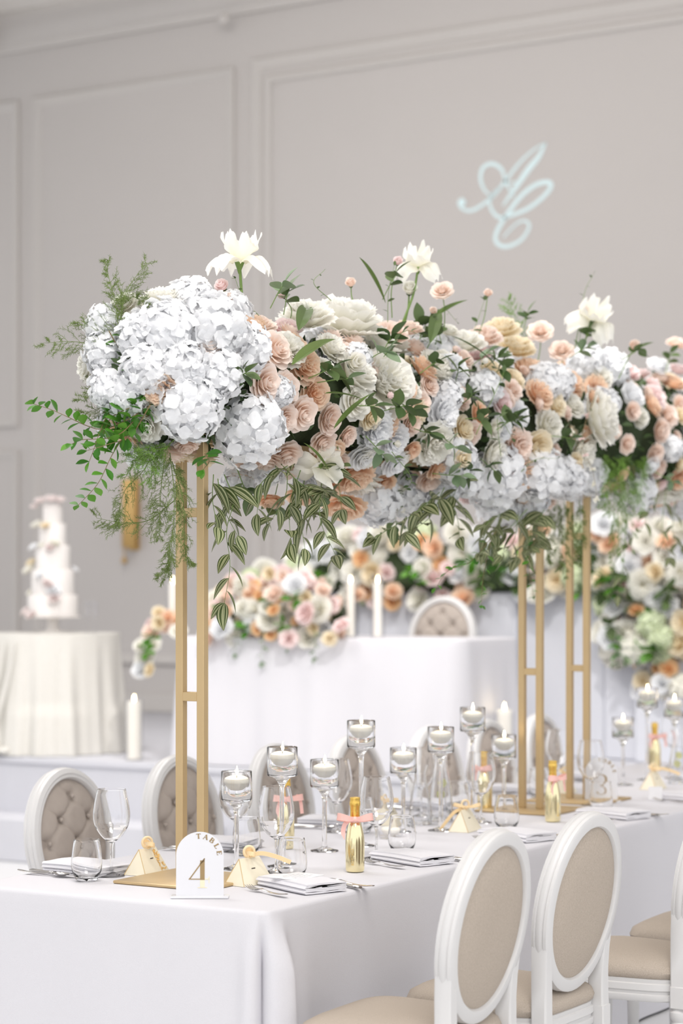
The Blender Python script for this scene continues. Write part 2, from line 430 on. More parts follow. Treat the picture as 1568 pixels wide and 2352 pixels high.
# ------------------------------------------------------------------ chairs
def make_chair(label):
    t = thing('oval_back_chair', (0, 0, 0), label, 'chair')
    TL = Matrix.Translation((0, -.225, .735)) @ Matrix.Rotation(math.radians(9), 4, 'X')   # back plane: local x across, z up, -y rear
    A, B = .230, .254
    # oval frame, moulded section
    prof = [(-.040, .012), (-.040, -.020), (-.035, -.026), (-.010, -.026), (-.002, -.022), (0, -.014), (-.003, -.011), (0, -.008), (.003, 0), (0, .008), (-.003, .011), (0, .014), (-.004, .024), (-.02, .030), (-.026, .026), (-.034, .028), (-.039, .022)]
    mb = MB(); N = 56; rs = []
    for i in range(N+1):
        a = 2*PI*i/N; nx, nz = math.cos(a)/A, math.sin(a)/B; L = math.hypot(nx, nz); nx /= L; nz /= L
        rs.append([TL @ Vector((A*math.cos(a)+nx*o, y, B*math.sin(a)+nz*o)) for o, y in prof])
    mb.rings(rs, cap=False); put('back_frame', mb, 'chair_paint', t)
    a2, b2 = A-.039, B-.039
    def pad(sgn, y0, dome, fn=None, nr=6, na=40):
        m_ = MB(); rr = []
        for j in range(nr+1):
            q = 1-j/nr*.995
            h = dome*(1-q**4)
            rr.append([TL @ Vector((a2*q*math.cos(2*PI*i/na), y0+sgn*(h+(fn(a2*q*math.cos(2*PI*i/na), b2*q*math.sin(2*PI*i/na)) if fn else 0)), b2*q*math.sin(2*PI*i/na))) for i in range(na)])
        m_.rings(rr); return m_
    put('back_pad', pad(-1, -.016, .020), 'linen', t)
    bt = []
    for r_ in range(-3, 4):
        for c_ in range(-2, 3):
            if (r_+c_) % 2: continue
            x, z = c_*.078, r_*.076
            if (x/a2)**2+(z/b2)**2 < .80: bt.append((x, z))
    def tuft(x, z):
        h = 0.
        for bx, bz in bt: h -= .022*math.exp(-((x-bx)**2+(z-bz)**2)/(.020**2))
        # folds along the diamond lines
        u_ = (x/.078+z/.076)/2; v_ = (x/.078-z/.076)/2
        for q in (u_, v_):
            f_ = abs(q-round(q)); h -= .007*math.exp(-(f_/.07)**2)
        e = (x/a2)**2+(z/b2)**2
        return h*(1 if e < .9 else max(0, (1-e)/.1))
    tp = put('tufted_pad', pad(1, .010, .036, tuft, 30, 80), 'velvet', t)
    for bx, bz in bt:
        put('button', MB().sphere(TL @ Vector((bx, .010+.036-.014, bz)), .0085, 8, 5), 'velvet', tp)
    # seat
    def outline(k, n=40):
        o = []
        for i in range(n):
            a = 2*PI*i/n; c, s_ = math.cos(a), math.sin(a); e = 2/5.
            x = math.copysign(abs(c)**e, c); y = math.copysign(abs(s_)**e, s_)
            o.append(Vector((x*(.205+.035*(y+1)/2+k), y*(.222+k)+.01, 0)))
        return o
    def ringz(k, z): return [Vector((q.x, q.y, z)) for q in outline(k)]
    put('seat_rail', MB().rings([ringz(-.004, .365), ringz(0, .37), ringz(0, .385), ringz(-.006, .388), ringz(-.006, .395), ringz(0, .40), ringz(0, .418), ringz(-.006, .421), ringz(-.004, .432), ringz(-.01, .436)]), 'chair_paint', t)
    put('seat', MB().rings([ringz(-.012, .43), ringz(-.002, .438), ringz(.002, .452), ringz(-.006, .472), ringz(-.03, .486), ringz(-.08, .496), ringz(-.15, .500)]), 'linen', t)
    leg = [(.011, 0), (.013, .03), (.011, .04), (.016, .05), (.022, .29), (.024, .30), (.018, .31), (.027, .325), (.027, .34), (.020, .347), (.020, .352)]
    for sx in (-1, 1):
        put('leg', MB().lathe(leg, 14, (sx*.205, .20, 0)).bbox((sx*.205, .20, .385), (.052, .052, .07), .004), 'chair_paint', t)
        put('leg', MB().lathe(leg, 14, (sx*.18, -.20, 0), M=None).bbox((sx*.18, -.205, .385), (.05, .05, .07), .004), 'chair_paint', t)
        # back upright sweeping up the flank of the oval
        pts = [Vector((sx*.180, -.205, .39)), Vector((sx*.178, -.203, .45)), Vector((sx*.178, -.203, .52)), Vector((sx*.183, -.205, .58)), Vector((sx*.192, -.209, .63)), Vector((sx*.200, -.213, .67))]
        rs = []
        for i, q in enumerate(pts):
            hw = (.024, .022, .021, .020, .016, .008)[i]; hy = .0235
            rs.append([q+Vector((dx*hw, dy*hy, 0)) for dx, dy in ((-.8, -1), (.8, -1), (1, -.8), (1, .8), (.8, 1), (-.8, 1), (-1, .8), (-1, -.8))])
        put('back_post', MB().rings(rs), 'chair_paint', t)
    return t
ordn = ['first', 'second', 'third', 'fourth', 'fifth', 'sixth', 'seventh', 'eighth', 'ninth']
GC = 'oval-backed chairs round the banquet table'
ch = make_chair('white oval chair, first of the linen-back row from the pleated cloth corner')
ch['group'] = GC; ch.location = (.335, .165, 0); ch.rotation_euler = (0, 0, PI/2+math.radians(1))
for i, (X, Y, r) in enumerate([(.365, .70, -2), (.475, 1.42, 0), (.47, 2.06, 2)]):
    dup(ch, (X, Y, 0), PI/2+math.radians(r), 'white oval chair, %s of the linen-back row from the pleated cloth corner' % ordn[i+1], GC)
for i, (Y, r) in enumerate([(1.12, 1), (1.80, -1), (2.50, 1), (3.12, 0), (3.84, -2), (4.43, 1), (5.02, 0)]):
    dup(ch, (-1.295, Y, 0), -PI/2+math.radians(r), 'white oval chair with tufted taupe back, %s from the table 4 sign' % ordn[i], GC)

# ------------------------------------------------------------------ gold flower stands
SX = -.51; STOP = 2.06
def stand(Y0, Y1, label):
    t = thing('flower_stand', (SX, Y0, TZ), label, 'flower stand', group='gold flower stands')
    s = .0255; h = .0375
    for Y in (0, Y1-Y0):
        put('base_plate', MB().bbox((0, Y, .0055), (.33, .33, .009), .002), 'gold_metal', t)
        for sx in (-1, 1): put('post', MB().bbox((sx*h, Y, (STOP-TZ)/2+.005), (s, s, STOP-TZ-.01), .0015), 'gold_metal', t)
        for z in (1.292, 1.832): put('crossbar', MB().bbox((0, Y, z-TZ), (h*2-s, s*.98, .027), .001), 'gold_metal', t)
    for sx in (-1, 1): put('top_rail', MB().bbox((sx*h, (Y1-Y0)/2, STOP-TZ-.012), (s, Y1-Y0+s, s), .001), 'gold_metal', t)
    return t
stand(.395, 2.72, 'gold ladder-legged flower stand whose near posts rise behind the white numbered sign')
stand(3.17, 5.0, 'gold ladder-legged stand holding the runner with the hanging fern')

# ------------------------------------------------------------------ tableware builders
def smooth_prof(P, n=5):
    q = catmull([(r, 0, z) for r, z in P], n); return [(max(p.x, 0), p.z) for p in q]
ME = {}
def once(k, fn):
    if k not in ME: ME[k] = fn()
    return ME[k]
def wine_me():
    out = [(.040, 0), (.040, .0025), (.022, .006), (.0065, .014), (.0042, .03), (.0042, .085), (.007, .100)]
    bo = smooth_prof([(.007, .100), (.030, .118), (.050, .150), (.0555, .182), (.051, .220), (.0425, .260)], 6)
    bi = [(max(r-.0016, 0), z+.0016*(1 if z < .15 else 0)) for r, z in bo[::-1]][:-3]+[(.012, .109), (.0, .107)]
    bi[0] = (bo[-1][0]-.0012, .2602)
    return MB().lathe(out+bo[1:]+bi, 36).mesh('wine_glass')
def tumbler_me():
    o = [(0, 0), (.026, 0), (.032, .004)]+smooth_prof([(.032, .004), (.043, .030), (.0455, .055), (.042, .090), (.0375, .122)], 5)[1:]
    i = [(.0362, .1222)]+[(r-.0016, z) for r, z in smooth_prof([(.0375, .118), (.042, .090), (.0455, .055), (.042, .030), (.030, .012)], 4)]+[(0, .009)]
    return MB().lathe(o+i, 36).mesh('tumbler')
def holder_me(h):
    b = h-.092; R = .0475
    o = [(0, 0), (.046, 0), (.046, .003), (.030, .006), (.010, .014), (.0075, .03), (.0075, b-.05), (.010, b-.025), (.022, b-.006), (.034, b), (R-.003, b+.002), (R, b+.006), (R, h-.002), (R-.001, h)]
    i = [(R-.0025, h-.001), (R-.0028, b+.010), (R-.006, b+.007), (0, b+.006)]
    return MB().lathe(o+i, 40).mesh('candle_holder')
def flame_me(): return MB().lathe([(0, 0), (.0035, .004), (.0052, .010), (.0040, .018), (.0018, .026), (0, .033)], 10).mesh('flame')
def fcandle_me(): return MB().lathe([(0, 0), (.018, .002), (.030, .010), (.0385, .022), (.0395, .028), (.0365, .034), (.028, .037), (.010, .034), (0, .034)], 28).mesh('wax')
def floating_candle(loc, lab, grp, z):
    c = thing('floating_candle', (loc[0], loc[1], z), lab, 'candle', group=grp)
    put('wax', once('fc', fcandle_me), 'wax', c)
    put('wick', once('wk', lambda: MB().tube([(0, 0, .033), (.001, 0, .040), (.002, 0, .046)], .0009, 6).mesh('wick')), 'wick', c)
    put('flame', once('fl', flame_me), 'flame', c, (0.0015, 0, .041))
def holder(px, ytop, h, d, where, k):
    kind = {.30: 'short', .37: 'medium-height', .42: 'tall'}[h]
    p = at(px, ytop, d); loc = (p.x, p.y, TZ+.001)
    t = thing('candle_holder', loc, '%s long-stemmed glass candle holder %s' % (kind, where), 'candle holder', group='stemmed glass candle holders')
    put('glass_bowl', once('h%.2f' % h, lambda: holder_me(h)), 'glass', t)
    b = h-.092
    put('water', once('w%.2f' % h, lambda: MB().lathe([(0, b+.0065), (.040, b+.0072), (.0446, b+.0105), (.0446, b+.055), (0, b+.055)], 32).mesh('water')), 'clear_water', t)
    floating_candle(loc, 'cream floating candle lit in the %s glass holder %s' % (kind, where), 'floating candles', TZ+.001+b+.034)
m_ = thinglass('clear_water', 1.33, (.97, .975, .985))
for px, yt, h, d, where, k in [
    (543, 1772, .30, 6.36, 'behind the table 4 favor box', 0),
    (648, 1716, .37, 6.42, 'behind the table 4 wine glass', 0),
    (745, 1745, .30, 6.81, 'beside the wide-bowed gold bottle', 0),
    (829, 1655, .42, 6.95, 'behind the wide-bowed gold bottle', 0),
    (926, 1718, .30, 7.34, 'in front of the lemonless carafe', 0),
    (1012, 1670, .37, 7.40, 'in front of the lemon carafe', 0),
    (1085, 1625, .42, 7.77, 'just past the lemon carafe', 0),
    (1157, 1688, .30, 8.03, 'beside the first gold stand', 0),
    (1430, 1648, .30, 9.18, 'just past the table 3 sign', 0),
    (1486, 1580, .42, 9.43, 'past table 3 by a gold bottle', 0),
    (1548, 1603, .37, 9.52, 'past table 3 by a lemon carafe', 0)]:
    holder(px, yt, h, d, where, k)
def wine(px, py, where, z=TZ):
    p = on_z(px, py, z)
    return put('wine_glass', once('wine', wine_me), 'glass', None, (p.x, p.y, TZ+.001), label='clear stemmed wine glass '+where, cat='wine glass', group='wine glasses on the banquet table')
def wine_xy(x, y, where):
    return put('wine_glass', once('wine', wine_me), 'glass', None, (x, y, TZ+.001), label='clear stemmed wine glass '+where, cat='wine glass', group='wine glasses on the banquet table')
def tum(px, py, where):
    p = on_z(px, py, TZ)
    put('tumbler', once('tum', tumbler_me), 'glass', None, (p.x, p.y, TZ+.001), label='stemless clear tumbler '+where, cat='tumbler', group='tumblers on the banquet table')
def tum_xy(x, y, where):
    put('tumbler', once('tum', tumbler_me), 'glass', None, (x, y, TZ+.001), label='stemless clear tumbler '+where, cat='tumbler', group='tumblers on the banquet table')
NS = 'on linen-back side counting from table 4'; FS = 'on tufted side counting from table 4'
wine(256, 2013, 'at the first setting '+FS); tum(199, 2024, 'at the first setting '+FS)
wine(634, 2004, 'beside the favor box with the long ribbon'); tum(670, 2020, 'beside the favor box with the long ribbon')
wine(864, 1972, 'next to the gold bottle with a wide pink bow'); tum(923, 1960, 'beside the wide-bowed gold bottle')
wine(1104, 1890, 'behind the favor box with an orange bow'); tum(1163, 1906, 'beside the favor box with an orange bow')
wine(1356, 1850, 'in front of the table 3 sign'); tum(1380, 1868, 'in front of the table 3 sign')
for i, (px, py) in enumerate([(582, 1960), (815, 1915), (1055, 1880), (1240, 1812), (1460, 1760)]):
    q = on_z(px, py, TZ); wine_xy(-.78, q.y if abs(q.x) < 3 else 1, '%s setting %s' % (('at the '+ordn[i+1]), FS))
for i, Y in enumerate((.98, 1.72, 2.46, 3.2)): tum_xy(-.70, Y, 'at the %s setting %s' % (ordn[i+1], FS))

# cutlery ------------------------------------------------------------
def loft(path, m=7):
    """path rows: s, z, half width, thickness, dish"""
    rs = []
    for s, z, hw, th, dish in path:
        top = [Vector((s, hw*(2*i/(m-1)-1), z+dish*((2*i/(m-1)-1)**2-1)+th/2*(1-(2*i/(m-1)-1)**2*.8))) for i in range(m)]
        bot = [Vector((s, hw*(2*i/(m-1)-1), z+dish*((2*i/(m-1)-1)**2-1)-th/2*(1-(2*i/(m-1)-1)**2*.8))) for i in range(m-1, -1, -1)]
        rs.append(top+bot)
    return MB().rings(rs)
def handle(L): return [(0, .010, .005, .003, 0), (.01, .009, .010, .004, 0), (.03, .0065, .0105, .004, 0), (.07, .005, .007, .004, 0), (.11, .0075, .004, .0045, 0)]
def fork_me():
    mb = loft(handle(.2)+[(.125, .011, .0045, .003, 0), (.138, .009, .011, .002, .001), (.150, .006, .0125, .002, .002), (.157, .006, .0125, .002, .002)])
    for k in range(4):
        y = (k-1.5)*.0070
        mb.tube([(.155, y, .0055), (.17, y, .0065), (.185, y, .0095), (.197, y*1.05, .0145)], [.0020, .0019, .0016, .0008], 6)
    return mb.mesh('fork')
def spoon_me():
    return loft(handle(.2)+[(.128, .0115, .0045, .003, 0), (.140, .011, .010, .002, .002), (.152, .0105, .0175, .0018, .0055), (.166, .010, .0205, .0018, .0075), (.180, .0105, .0195, .0018, .0065), (.192, .0115, .013, .0016, .003), (.198, .012, .005, .0014, .001)], 9).mesh('spoon')
def knife_me():
    return loft([(0, .006, .006, .007, 0), (.01, .007, .0105, .010, 0), (.03, .0065, .010, .010, 0), (.08, .006, .0075, .009, 0), (.10, .006, .008, .009, 0), (.104, .006, .006, .004, 0), (.12, .0055, .0095, .0022, 0), (.17, .0055, .0105, .0018, 0), (.20, .0055, .008, .0015, 0), (.215, .0055, .002, .001, 0)]).mesh('knife')
def napkin_me():
    """cloth folded in four layers: a zigzag section swept along its length"""
    W, t = .068, .0050; path = []
    lay = 5
    for k in range(lay):
        z = .004+k*.0052; y0, y1 = (-W, W) if k % 2 == 0 else (W, -W)
        sh = k*.004
        for i in range(6): path.append((y0+(y1-y0)*i/5*(1-sh), z+.0012*math.sin(i*1.3+k)))
        if k < lay-1: path.append((y1*(1-sh)+math.copysign(.0035, y1), z+.0026))
    n = len(path); a = []; b = []
    for i, (y, z) in enumerate(path):
        q0 = Vector(path[max(i-1, 0)]); q1 = Vector(path[min(i+1, n-1)]); d = (q1-q0).normalized(); nn = Vector((-d.y, d.x))*t/2
        a.append(Vector((y, z))+nn); b.append(Vector((y, z))-nn)
    sec = a+b[::-1]; rs = []
    for j in range(13):
        s = j/12; x = (s-.5)*.25; k = 1-.04*math.sin(PI*s)
        rs.append([Vector((x+.006*math.sin(p.x*40+p.y*260)*(s if s > .8 else 0), p.x*k+.004*math.sin(s*5), max(.0015, p.y*(1+.18*math.sin(s*2.7+.5))))) for p in sec])
    return MB().rings(rs).mesh('napkin')
def setting(x, y, rz, sgn, where, card=False, extra=True):
    """sgn -1: guest at +X edge, tines point to -X"""
    M = Matrix.Translation((x, y, TZ)) @ Matrix.Rotation(rz, 4, 'Z')
    base = PI if sgn < 0 else 0.
    def P(lx, ly): return M @ Vector((lx, ly, .0))
    put('napkin', once('nap', napkin_me), 'napkin', None, P(0, 0)+Vector((0, 0, .001)), (0, 0, rz+base), label='white folded napkin at the '+where, cat='napkin', group='folded napkins')
    for nm, me, ly, s0, dz in (('fork', fork_me, -.140, .135, 0), ('knife', knife_me, .120, .125, 0), ('spoon', spoon_me, .155, .14, .0)):
        lx = -sgn*s0
        put(nm, once(nm, me), 'steel', None, P(lx, ly*(-sgn))+Vector((0, 0, .002+dz)), (0, 0, rz+base+(0 if nm != 'spoon' else .12)), label='steel %s at the %s' % (nm, where), cat=nm, group='dinner %ss on the banquet table' % nm if nm != 'knife' else 'dinner knives on the banquet table')
    if card:
        q = P(-.02, .0)
        c = put('menu_card', MB().bbox((0, 0, .0004), (.095, .14, .0008), .0002), 'paper', None, (q.x, q.y, TZ+.0335), (0, .02, rz+.35), label='printed card on the napkin, '+where, cat='card')
        for k in range(7): put('printed_line', MB().bbox((-.03+k*.010, .0, .0010), (.0016, .06+.02*((k*7) % 3), .0003), .0001), 'print_grey', c)
for i, (x, y, rz) in enumerate([(-.150, .420, -24), (-.165, 1.11, -22), (-.150, 1.84, -22), (-.14, 2.66, -18), (-.14, 3.42, -14), (-.14, 4.2, -12)]):
    setting(x, y, math.radians(rz), -1, '%s setting %s' % (ordn[i], NS), i == 0)
for i, (x, y, rz) in enumerate([(-.895, .40, -8), (-.895, 1.12, 6), (-.895, 1.88, 8), (-.895, 2.62, -6), (-.895, 3.36, 6), (-.895, 4.1, 5)]):
    setting(x, y, math.radians(rz), 1, '%s setting %s' % (ordn[i], FS))

# table signs --------------------------------------------------------
def stroke(mb, pts, w0, y0, y1):
    """flat stroke of polyline (x,z) with per-point width"""
    n = len(pts); rs = []
    for i, (x, z, wd) in enumerate(pts):
        a = Vector(pts[max(i-1, 0)][:2]); b = Vector(pts[min(i+1, n-1)][:2]); d = (b-a).normalized(); k = Vector((-d.y, d.x))*wd*w0/2
        rs.append([Vector((x-k.x, y0, z-k.y)), Vector((x+k.x, y0, z+k.y)), Vector((x+k.x, y1, z+k.y)), Vector((x-k.x, y1, z-k.y))])
    mb.rings(rs)
LET = {  # serif letters in a 1x1 box: strokes of (x, z, width)
    'T': [[(.5, 0, 1), (.5, 1, 1)], [(.05, .97, .35), (.95, .97, .35)], [(.3, .02, .3), (.7, .02, .3)], [(.05, .82, .3), (.05, .98, .4)], [(.95, .82, .3), (.95, .98, .4)]],
    'A': [[(.08, 0, .35), (.5, 1, .35)], [(.5, 1, 1), (.9, 0, 1)], [(.24, .35, .3), (.72, .35, .3)], [(-.06, .02, .3), (.24, .02, .3)], [(.7, .02, .3), (1.06, .02, .3)]],
    'B': [[(.2, 0, 1), (.2, 1, 1)], [(.05, .97, .3), (.5, .97, .35), (.72, .88, .7), (.74, .68, .9), (.5, .54, .35), (.2, .53, .3)], [(.5, .53, .35), (.8, .42, .8), (.84, .2, 1), (.6, .03, .4), (.05, .03, .3)]],
    'L': [[(.25, 0, 1), (.25, 1, 1)], [(.05, .97, .3), (.5, .97, .3)], [(.05, .03, .35), (.85, .03, .35)], [(.85, .02, .4), (.88, .3, .3)]],
    'E': [[(.25, 0, 1), (.25, 1, 1)], [(.05, .97, .35), (.8, .97, .35)], [(.25, .52, .3), (.6, .52, .3)], [(.05, .03, .35), (.85, .03, .35)], [(.8, .97, .4), (.82, .78, .3)], [(.85, .03, .4), (.88, .26, .3)], [(.6, .42, .3), (.6, .62, .3)]]}
def sign(px, py, num, rz, label):
    p = on_z(px, py, TZ); t = thing('table_sign', (p.x, p.y, TZ+.001), label, 'table sign', rz)
    W, H = .132, .182; R = W/2; out = [(-R, .0), (R, .0)]
    out += [(R*math.cos(a), H-R+R*math.sin(a)) for a in [PI*i/24 for i in range(25)]]
    put('arch_panel', MB().poly(out, -.0025, .0025), 'acrylic_white', t)
    put('foot', MB().bbox((0, .0, .0025), (.16, .05, .005), .001), 'acrylic_white', t)
    for i, c in enumerate('TABLE'):
        a = math.radians(94-i*21.5); h = .0135; mb = MB(); r = R-.005-h
        ctr = Vector((r*math.cos(a), H-R+r*math.sin(a))); up = Vector((math.cos(a), math.sin(a))); rt = Vector((up.y, -up.x))
        for s in LET[c]:
            stroke(mb, [((ctr+rt*(x-.5)*h*.95+up*z*h).x, (ctr+rt*(x-.5)*h*.95+up*z*h).y, wd) for x, z, wd in s], .0037, -.0034, -.0024)
        put('letter', mb, 'gold_print', t)
    mb = MB(); m2 = MB()
    if num == 4:
        stroke(mb, [(-.028, .052, .8), (.013, .108, .8)], .0040, -.0034, -.0024)
        stroke(mb, [(.007, .049, 1), (.007, .103, 1)], .0125, -.0034, -.0024)
        mb.add([(-.002, -.0034, .092), (.0133, -.0034, .100), (.0133, -.0034, .110)], [(0, 1, 2)])
        stroke(mb, [(-.031, .051, 1), (.0008, .051, 1)], .0026, -.0034, -.0024)
        stroke(m2, [(.007, .028, 1), (.007, .0485, 1)], .0125, -.0034, -.0024)
        stroke(m2, [(-.006, .0275, 1), (.020, .0275, 1)], .002, -.0034, -.0024)
        stroke(m2, [(.0135, .051, 1), (.026, .051, 1)], .0026, -.0034, -.0024); stroke(m2, [(.0255, .040, 1), (.0255, .058, 1)], .0022, -.0034, -.0024)
        put('number', mb, 'gold_print', t); put('number_base', m2, 'gold_reflection', t)  # lower part of the numeral wears the painted reflection
    else:
        q = [(-.020, .098, 1.6), (-.012, .108, .6), (.004, .110, .5), (.018, .100, 1.6), (.018, .084, 1.6), (.006, .075, .6), (-.008, .073, .4), (.006, .071, .6), (.021, .060, 1.7), (.022, .042, 1.7), (.008, .030, .6), (-.010, .031, .6), (-.022, .042, 1.5)]
        pp = catmull([(a, b, c) for a, b, c in q], 5); stroke(mb, [(v.x, v.y, v.z) for v in pp], .0052, -.0034, -.0024)
        put('number', mb, 'gold_print', t)
sign(459, 2062, 4, YAW, 'white arched acrylic sign reading TABLE 4 in gold')
sign(1380, 1842, 3, YAW-.05, 'white arched acrylic sign reading TABLE 3 beside the far stand')

# favor boxes --------------------------------------------------------
def bow(mb, c, s, spread, ax, drop=None, wid=.012):
    """two loops and a knot; ax = sideways direction"""
    c = Vector(c); ax = Vector(ax).normalized(); up = Vector((0, 0, 1)); fw = ax.cross(up)
    for sg in (-1, 1):
        L = [c+fw*s*.05, c+ax*sg*s*.4+fw*s*.30+up*s*.10*spread, c+ax*sg*s*.85+fw*s*.26+up*s*.22*spread, c+ax*sg*s*1.08+up*s*.20*spread, c+ax*sg*s*.85-fw*s*.20+up*s*.10*spread, c+ax*sg*s*.4-fw*s*.18, c-fw*.002]
        P = catmull(L, 5); n = len(P)
        mb.ribbon(P, [wid*(.35+.65*math.sin(PI*k/(n-1))**.6) for k in range(n)], up+ax*sg*-.15, .0010)
    mb.sphere(c, wid*.5, 8, 6, .9)
def favor(px, py, rz, where, tail, flower=False):
    p = on_z(px, py, TZ); t = thing('favor_box', (p.x, p.y, TZ+.001), 'cream triangular favor box '+where, 'favor box', rz, 'triangular favor boxes')
    w_, h, L = .076, .076, .135
    put('card_body', MB().add([(-w_/2, -L/2, 0), (w_/2, -L/2, 0), (0, -L/2+.022, h), (-w_/2, L/2, 0), (w_/2, L/2, 0), (0, L/2-.022, h)], [(0, 1, 2), (3, 5, 4), (0, 2, 5, 3), (1, 4, 5, 2), (0, 3, 4, 1)]), 'favor_card', t)
    e = MB()
    for a, b in (((-w_/2, -L/2, .001), (0, -L/2+.022, h)), ((w_/2, -L/2, .001), (0, -L/2+.022, h))): e.tube([a, b], .0012, 5)
    put('folded_edge', e, 'card_edge', t)
    tor = MB(); R = .016
    tor.tube([(R*math.cos(a)*.96, 0, h+.016+R*math.sin(a)) for a in [2*PI*i/24 for i in range(25)]], .0042, 8)
    put('ring', tor, 'ring_wood', t, rot=(0, 0, .9))
    b = MB(); bow(b, (.008, -.002, h+.008), .045, 1, (.7, -.7, 0) if tail != 2 else (.9, .4, 0))
    if tail: b.ribbon(catmull([(0, 0, h+.006), (.03, .02, h+.012), (.06, .05, h+.002), (.095, .075, h-.015)] if tail == 1 else [(0, 0, h+.006), (-.03, -.03, h-.01), (-.055, -.05, h-.045), (-.07, -.065, h-.07)], 5), .013, (.1, -.2, 1), .001)
    put('ribbon', b, 'ribbon_peach', t)
    put('slot', MB().bbox((.016, -.0, h*.60), (.002, .016, .003), .0005), 'wick', t, rot=(0, 0, 0))
    if flower:
        f = MB(); rnd = random.Random(5)
        nf = Vector((h, 0, w_/2)).normalized()
        for k in range(22):
            a = .15+.75*rnd.random(); y = .022+.03*rnd.random()*(1.2-a); q = Vector((w_/2*(1-a), y, h*a))+nf*.001; d1 = Vector((0, math.cos(k), 0))+Vector((-w_/2, 0, h)).normalized()*math.sin(k)
            f.ribbon([q-d1*.006, q, q+d1*.006+nf*.003], [.003, .006, .002], nf.cross(d1), .0006)
        put('dried_flower', f, 'dried_flower', t)
favor(338, 2006, 0.05, 'with dried petals, between the tufted chairs and the table 4 sign', 0, True)
favor(572, 2030, -.12, 'with a long peach ribbon beside the table 4 sign', 1)
favor(1068, 1908, .1, 'with an orange bow in front of the carafes', 2)
favor(892, 1893, .3, 'behind the wide-bowed gold bottle', 0)
favor(1500, 1812, .05, 'with a wide orange bow past the table 3 sign', 1)
favor(1296, 1822, .2, 'behind the posts of the two gold stands', 0)

# mini bottles -------------------------------------------------------
def text_me(s):
    cu = bpy.data.curves.new('lettering', 'FONT'); cu.body = s; cu.size = 1; cu.extrude = .02; cu.align_x = 'CENTER'; cu.align_y = 'CENTER'
    o = bpy.data.objects.new('lettering', cu); COL.objects.link(o)
    dg = bpy.context.evaluated_depsgraph_get(); me = bpy.data.meshes.new_from_object(o.evaluated_get(dg))
    bpy.data.objects.remove(o); return me
def bottle_me():
    return MB().lathe([(0, .003), (.020, 0), (.026, .002), (.0285, .008)]+smooth_prof([(.0285, .008), (.0292, .060), (.0285, .100), (.022, .135), (.0155, .155), (.0142, .165)], 5)[1:]+[(.0142, .168)], 32).mesh('bottle_body')
def cap_me():
    return MB().lathe([(.0146, .150), (.0150, .165), (.0143, .185), (.0155, .200), (.0168, .203), (.0165, .212), (.0150, .217), (.0158, .220), (.0150, .226), (0, .228)], 24).mesh('foil_cap')
def lett_me(s, size, zc):
    me = text_me(s)
    for v in me.vertices:
        x, y, z = v.co; a = -(y*size)/.0293; r = .0288+z*size*.6+.0004
        v.co = (r*math.cos(a), r*math.sin(a), zc+x*size)
    return me
def mini_bottle(px, py, d, rz, where, style=0):
    p = on_z(px, py, TZ) if d is None else at(px, py, d)
    t = thing('mini_bottle', (p.x, p.y, TZ+.001), 'mirror gold mini sparkling wine bottle '+where, 'bottle', rz, 'gold mini bottles with pink bows')
    put('bottle_body', once('bb', bottle_me), 'gold_foil', t); put('foil_cap', once('bc', cap_me), 'gold_cap', t)
    put('neck_label', once('nl', lambda: MB().lathe([(.0222, .134), (.0205, .140), (.0165, .152)], 24).mesh('neck_label')), 'gold_cap', t)
    put('embossed_lettering', once('bl', lambda: lett_me('BOTTEGA', .0115, .048)), 'gold_cap', t, rot=(0, 0, -.25))
    b = MB(); bow(b, (.020, 0, .160), .050, .9 if style == 0 else .5, (0, 1, 0), None, .022)
    b.lathe([(.0165, .148), (.0172, .150), (.0172, .166), (.0165, .168)], 24)
    b.ribbon(catmull([(.018, -.006, .158), (.024, -.028, .15), (.020, -.036, .125), (.022, -.032, .100)], 5), [.014]*12+[.012, .008, .005, .002], (0, 1, .2))
    if style: b.ribbon(catmull([(.018, .006, .158), (.024, .03, .17), (.020, .045, .15), (.022, .050, .11)], 5), .012, (0, 1, .2))
    put('ribbon_bow', b, 'ribbon_pink', t)
FC = -PI/2+YAW
mini_bottle(815, 2003, None, FC, 'with a wide pink bow, between two wine glasses')
mini_bottle(1269, 1888, None, FC+.9, 'in front of the base plate between the two stands', 1)
mini_bottle(656, 1945, None, FC+.4, 'behind the wine glass near the table 4 sign', 1)
mini_bottle(1113, 1860, None, FC-.5, 'behind the wine glass past the lemon carafe')
mini_bottle(1503, 1768, None, FC+.4, 'past the table 3 sign beside the lemon carafe', 1)

# carafes and dish ---------------------------------------------------
def carafe(px, py, h, rb, where, lemon):
    p = on_z(px, py, TZ); t = thing('carafe', (p.x, p.y, TZ+.001), 'clear glass water carafe '+where, 'carafe', group='water carafes')
    o = smooth_prof([(rb*.96, .004), (rb, .02), (rb*.86, h*.42), (rb*.56, h*.72), (rb*.52, h*.86), (rb*.72, h)], 6)
    put('glass_body', MB().lathe([(0, 0), (rb*.9, 0)]+o+[(r-.002, z) for r, z in o[::-1]][:-1]+[(rb*.9, .012), (0, .012)], 32), 'glass', t)
    put('water', MB().lathe([(0, .0125), (rb*.93, .013)]+[(r-.0035, z) for r, z in o if .02 < z < h*.7]+[(0, h*.7)], 28), 'clear_water', t)
    if lemon:
        for k in range(2): put('lemon_slice', MB().lathe([(.0, -.002), (.016, -.002), (.0165, 0), (.016, .002), (0, .002)], 20), 'lemon', t, (.004-.012*k, .004+.01*k, h*(.52-.16*k)), (1.35, .4+.5*k, YAW))
carafe(965, 1893, .215, .043, 'without lemon behind the orange-bowed favor box', False)
carafe(1012, 1886, .27, .046, 'holding lemon slices behind the orange-bowed favor box', True)
carafe(1556, 1800, .24, .043, 'holding lemon slices past the table 3 sign', True)
q = on_z(897, 1926, TZ); dsh = thing('glass_dish', (q.x, q.y, TZ+.001), 'low round glass dish with a floating candle beside the tumbler', 'dish')
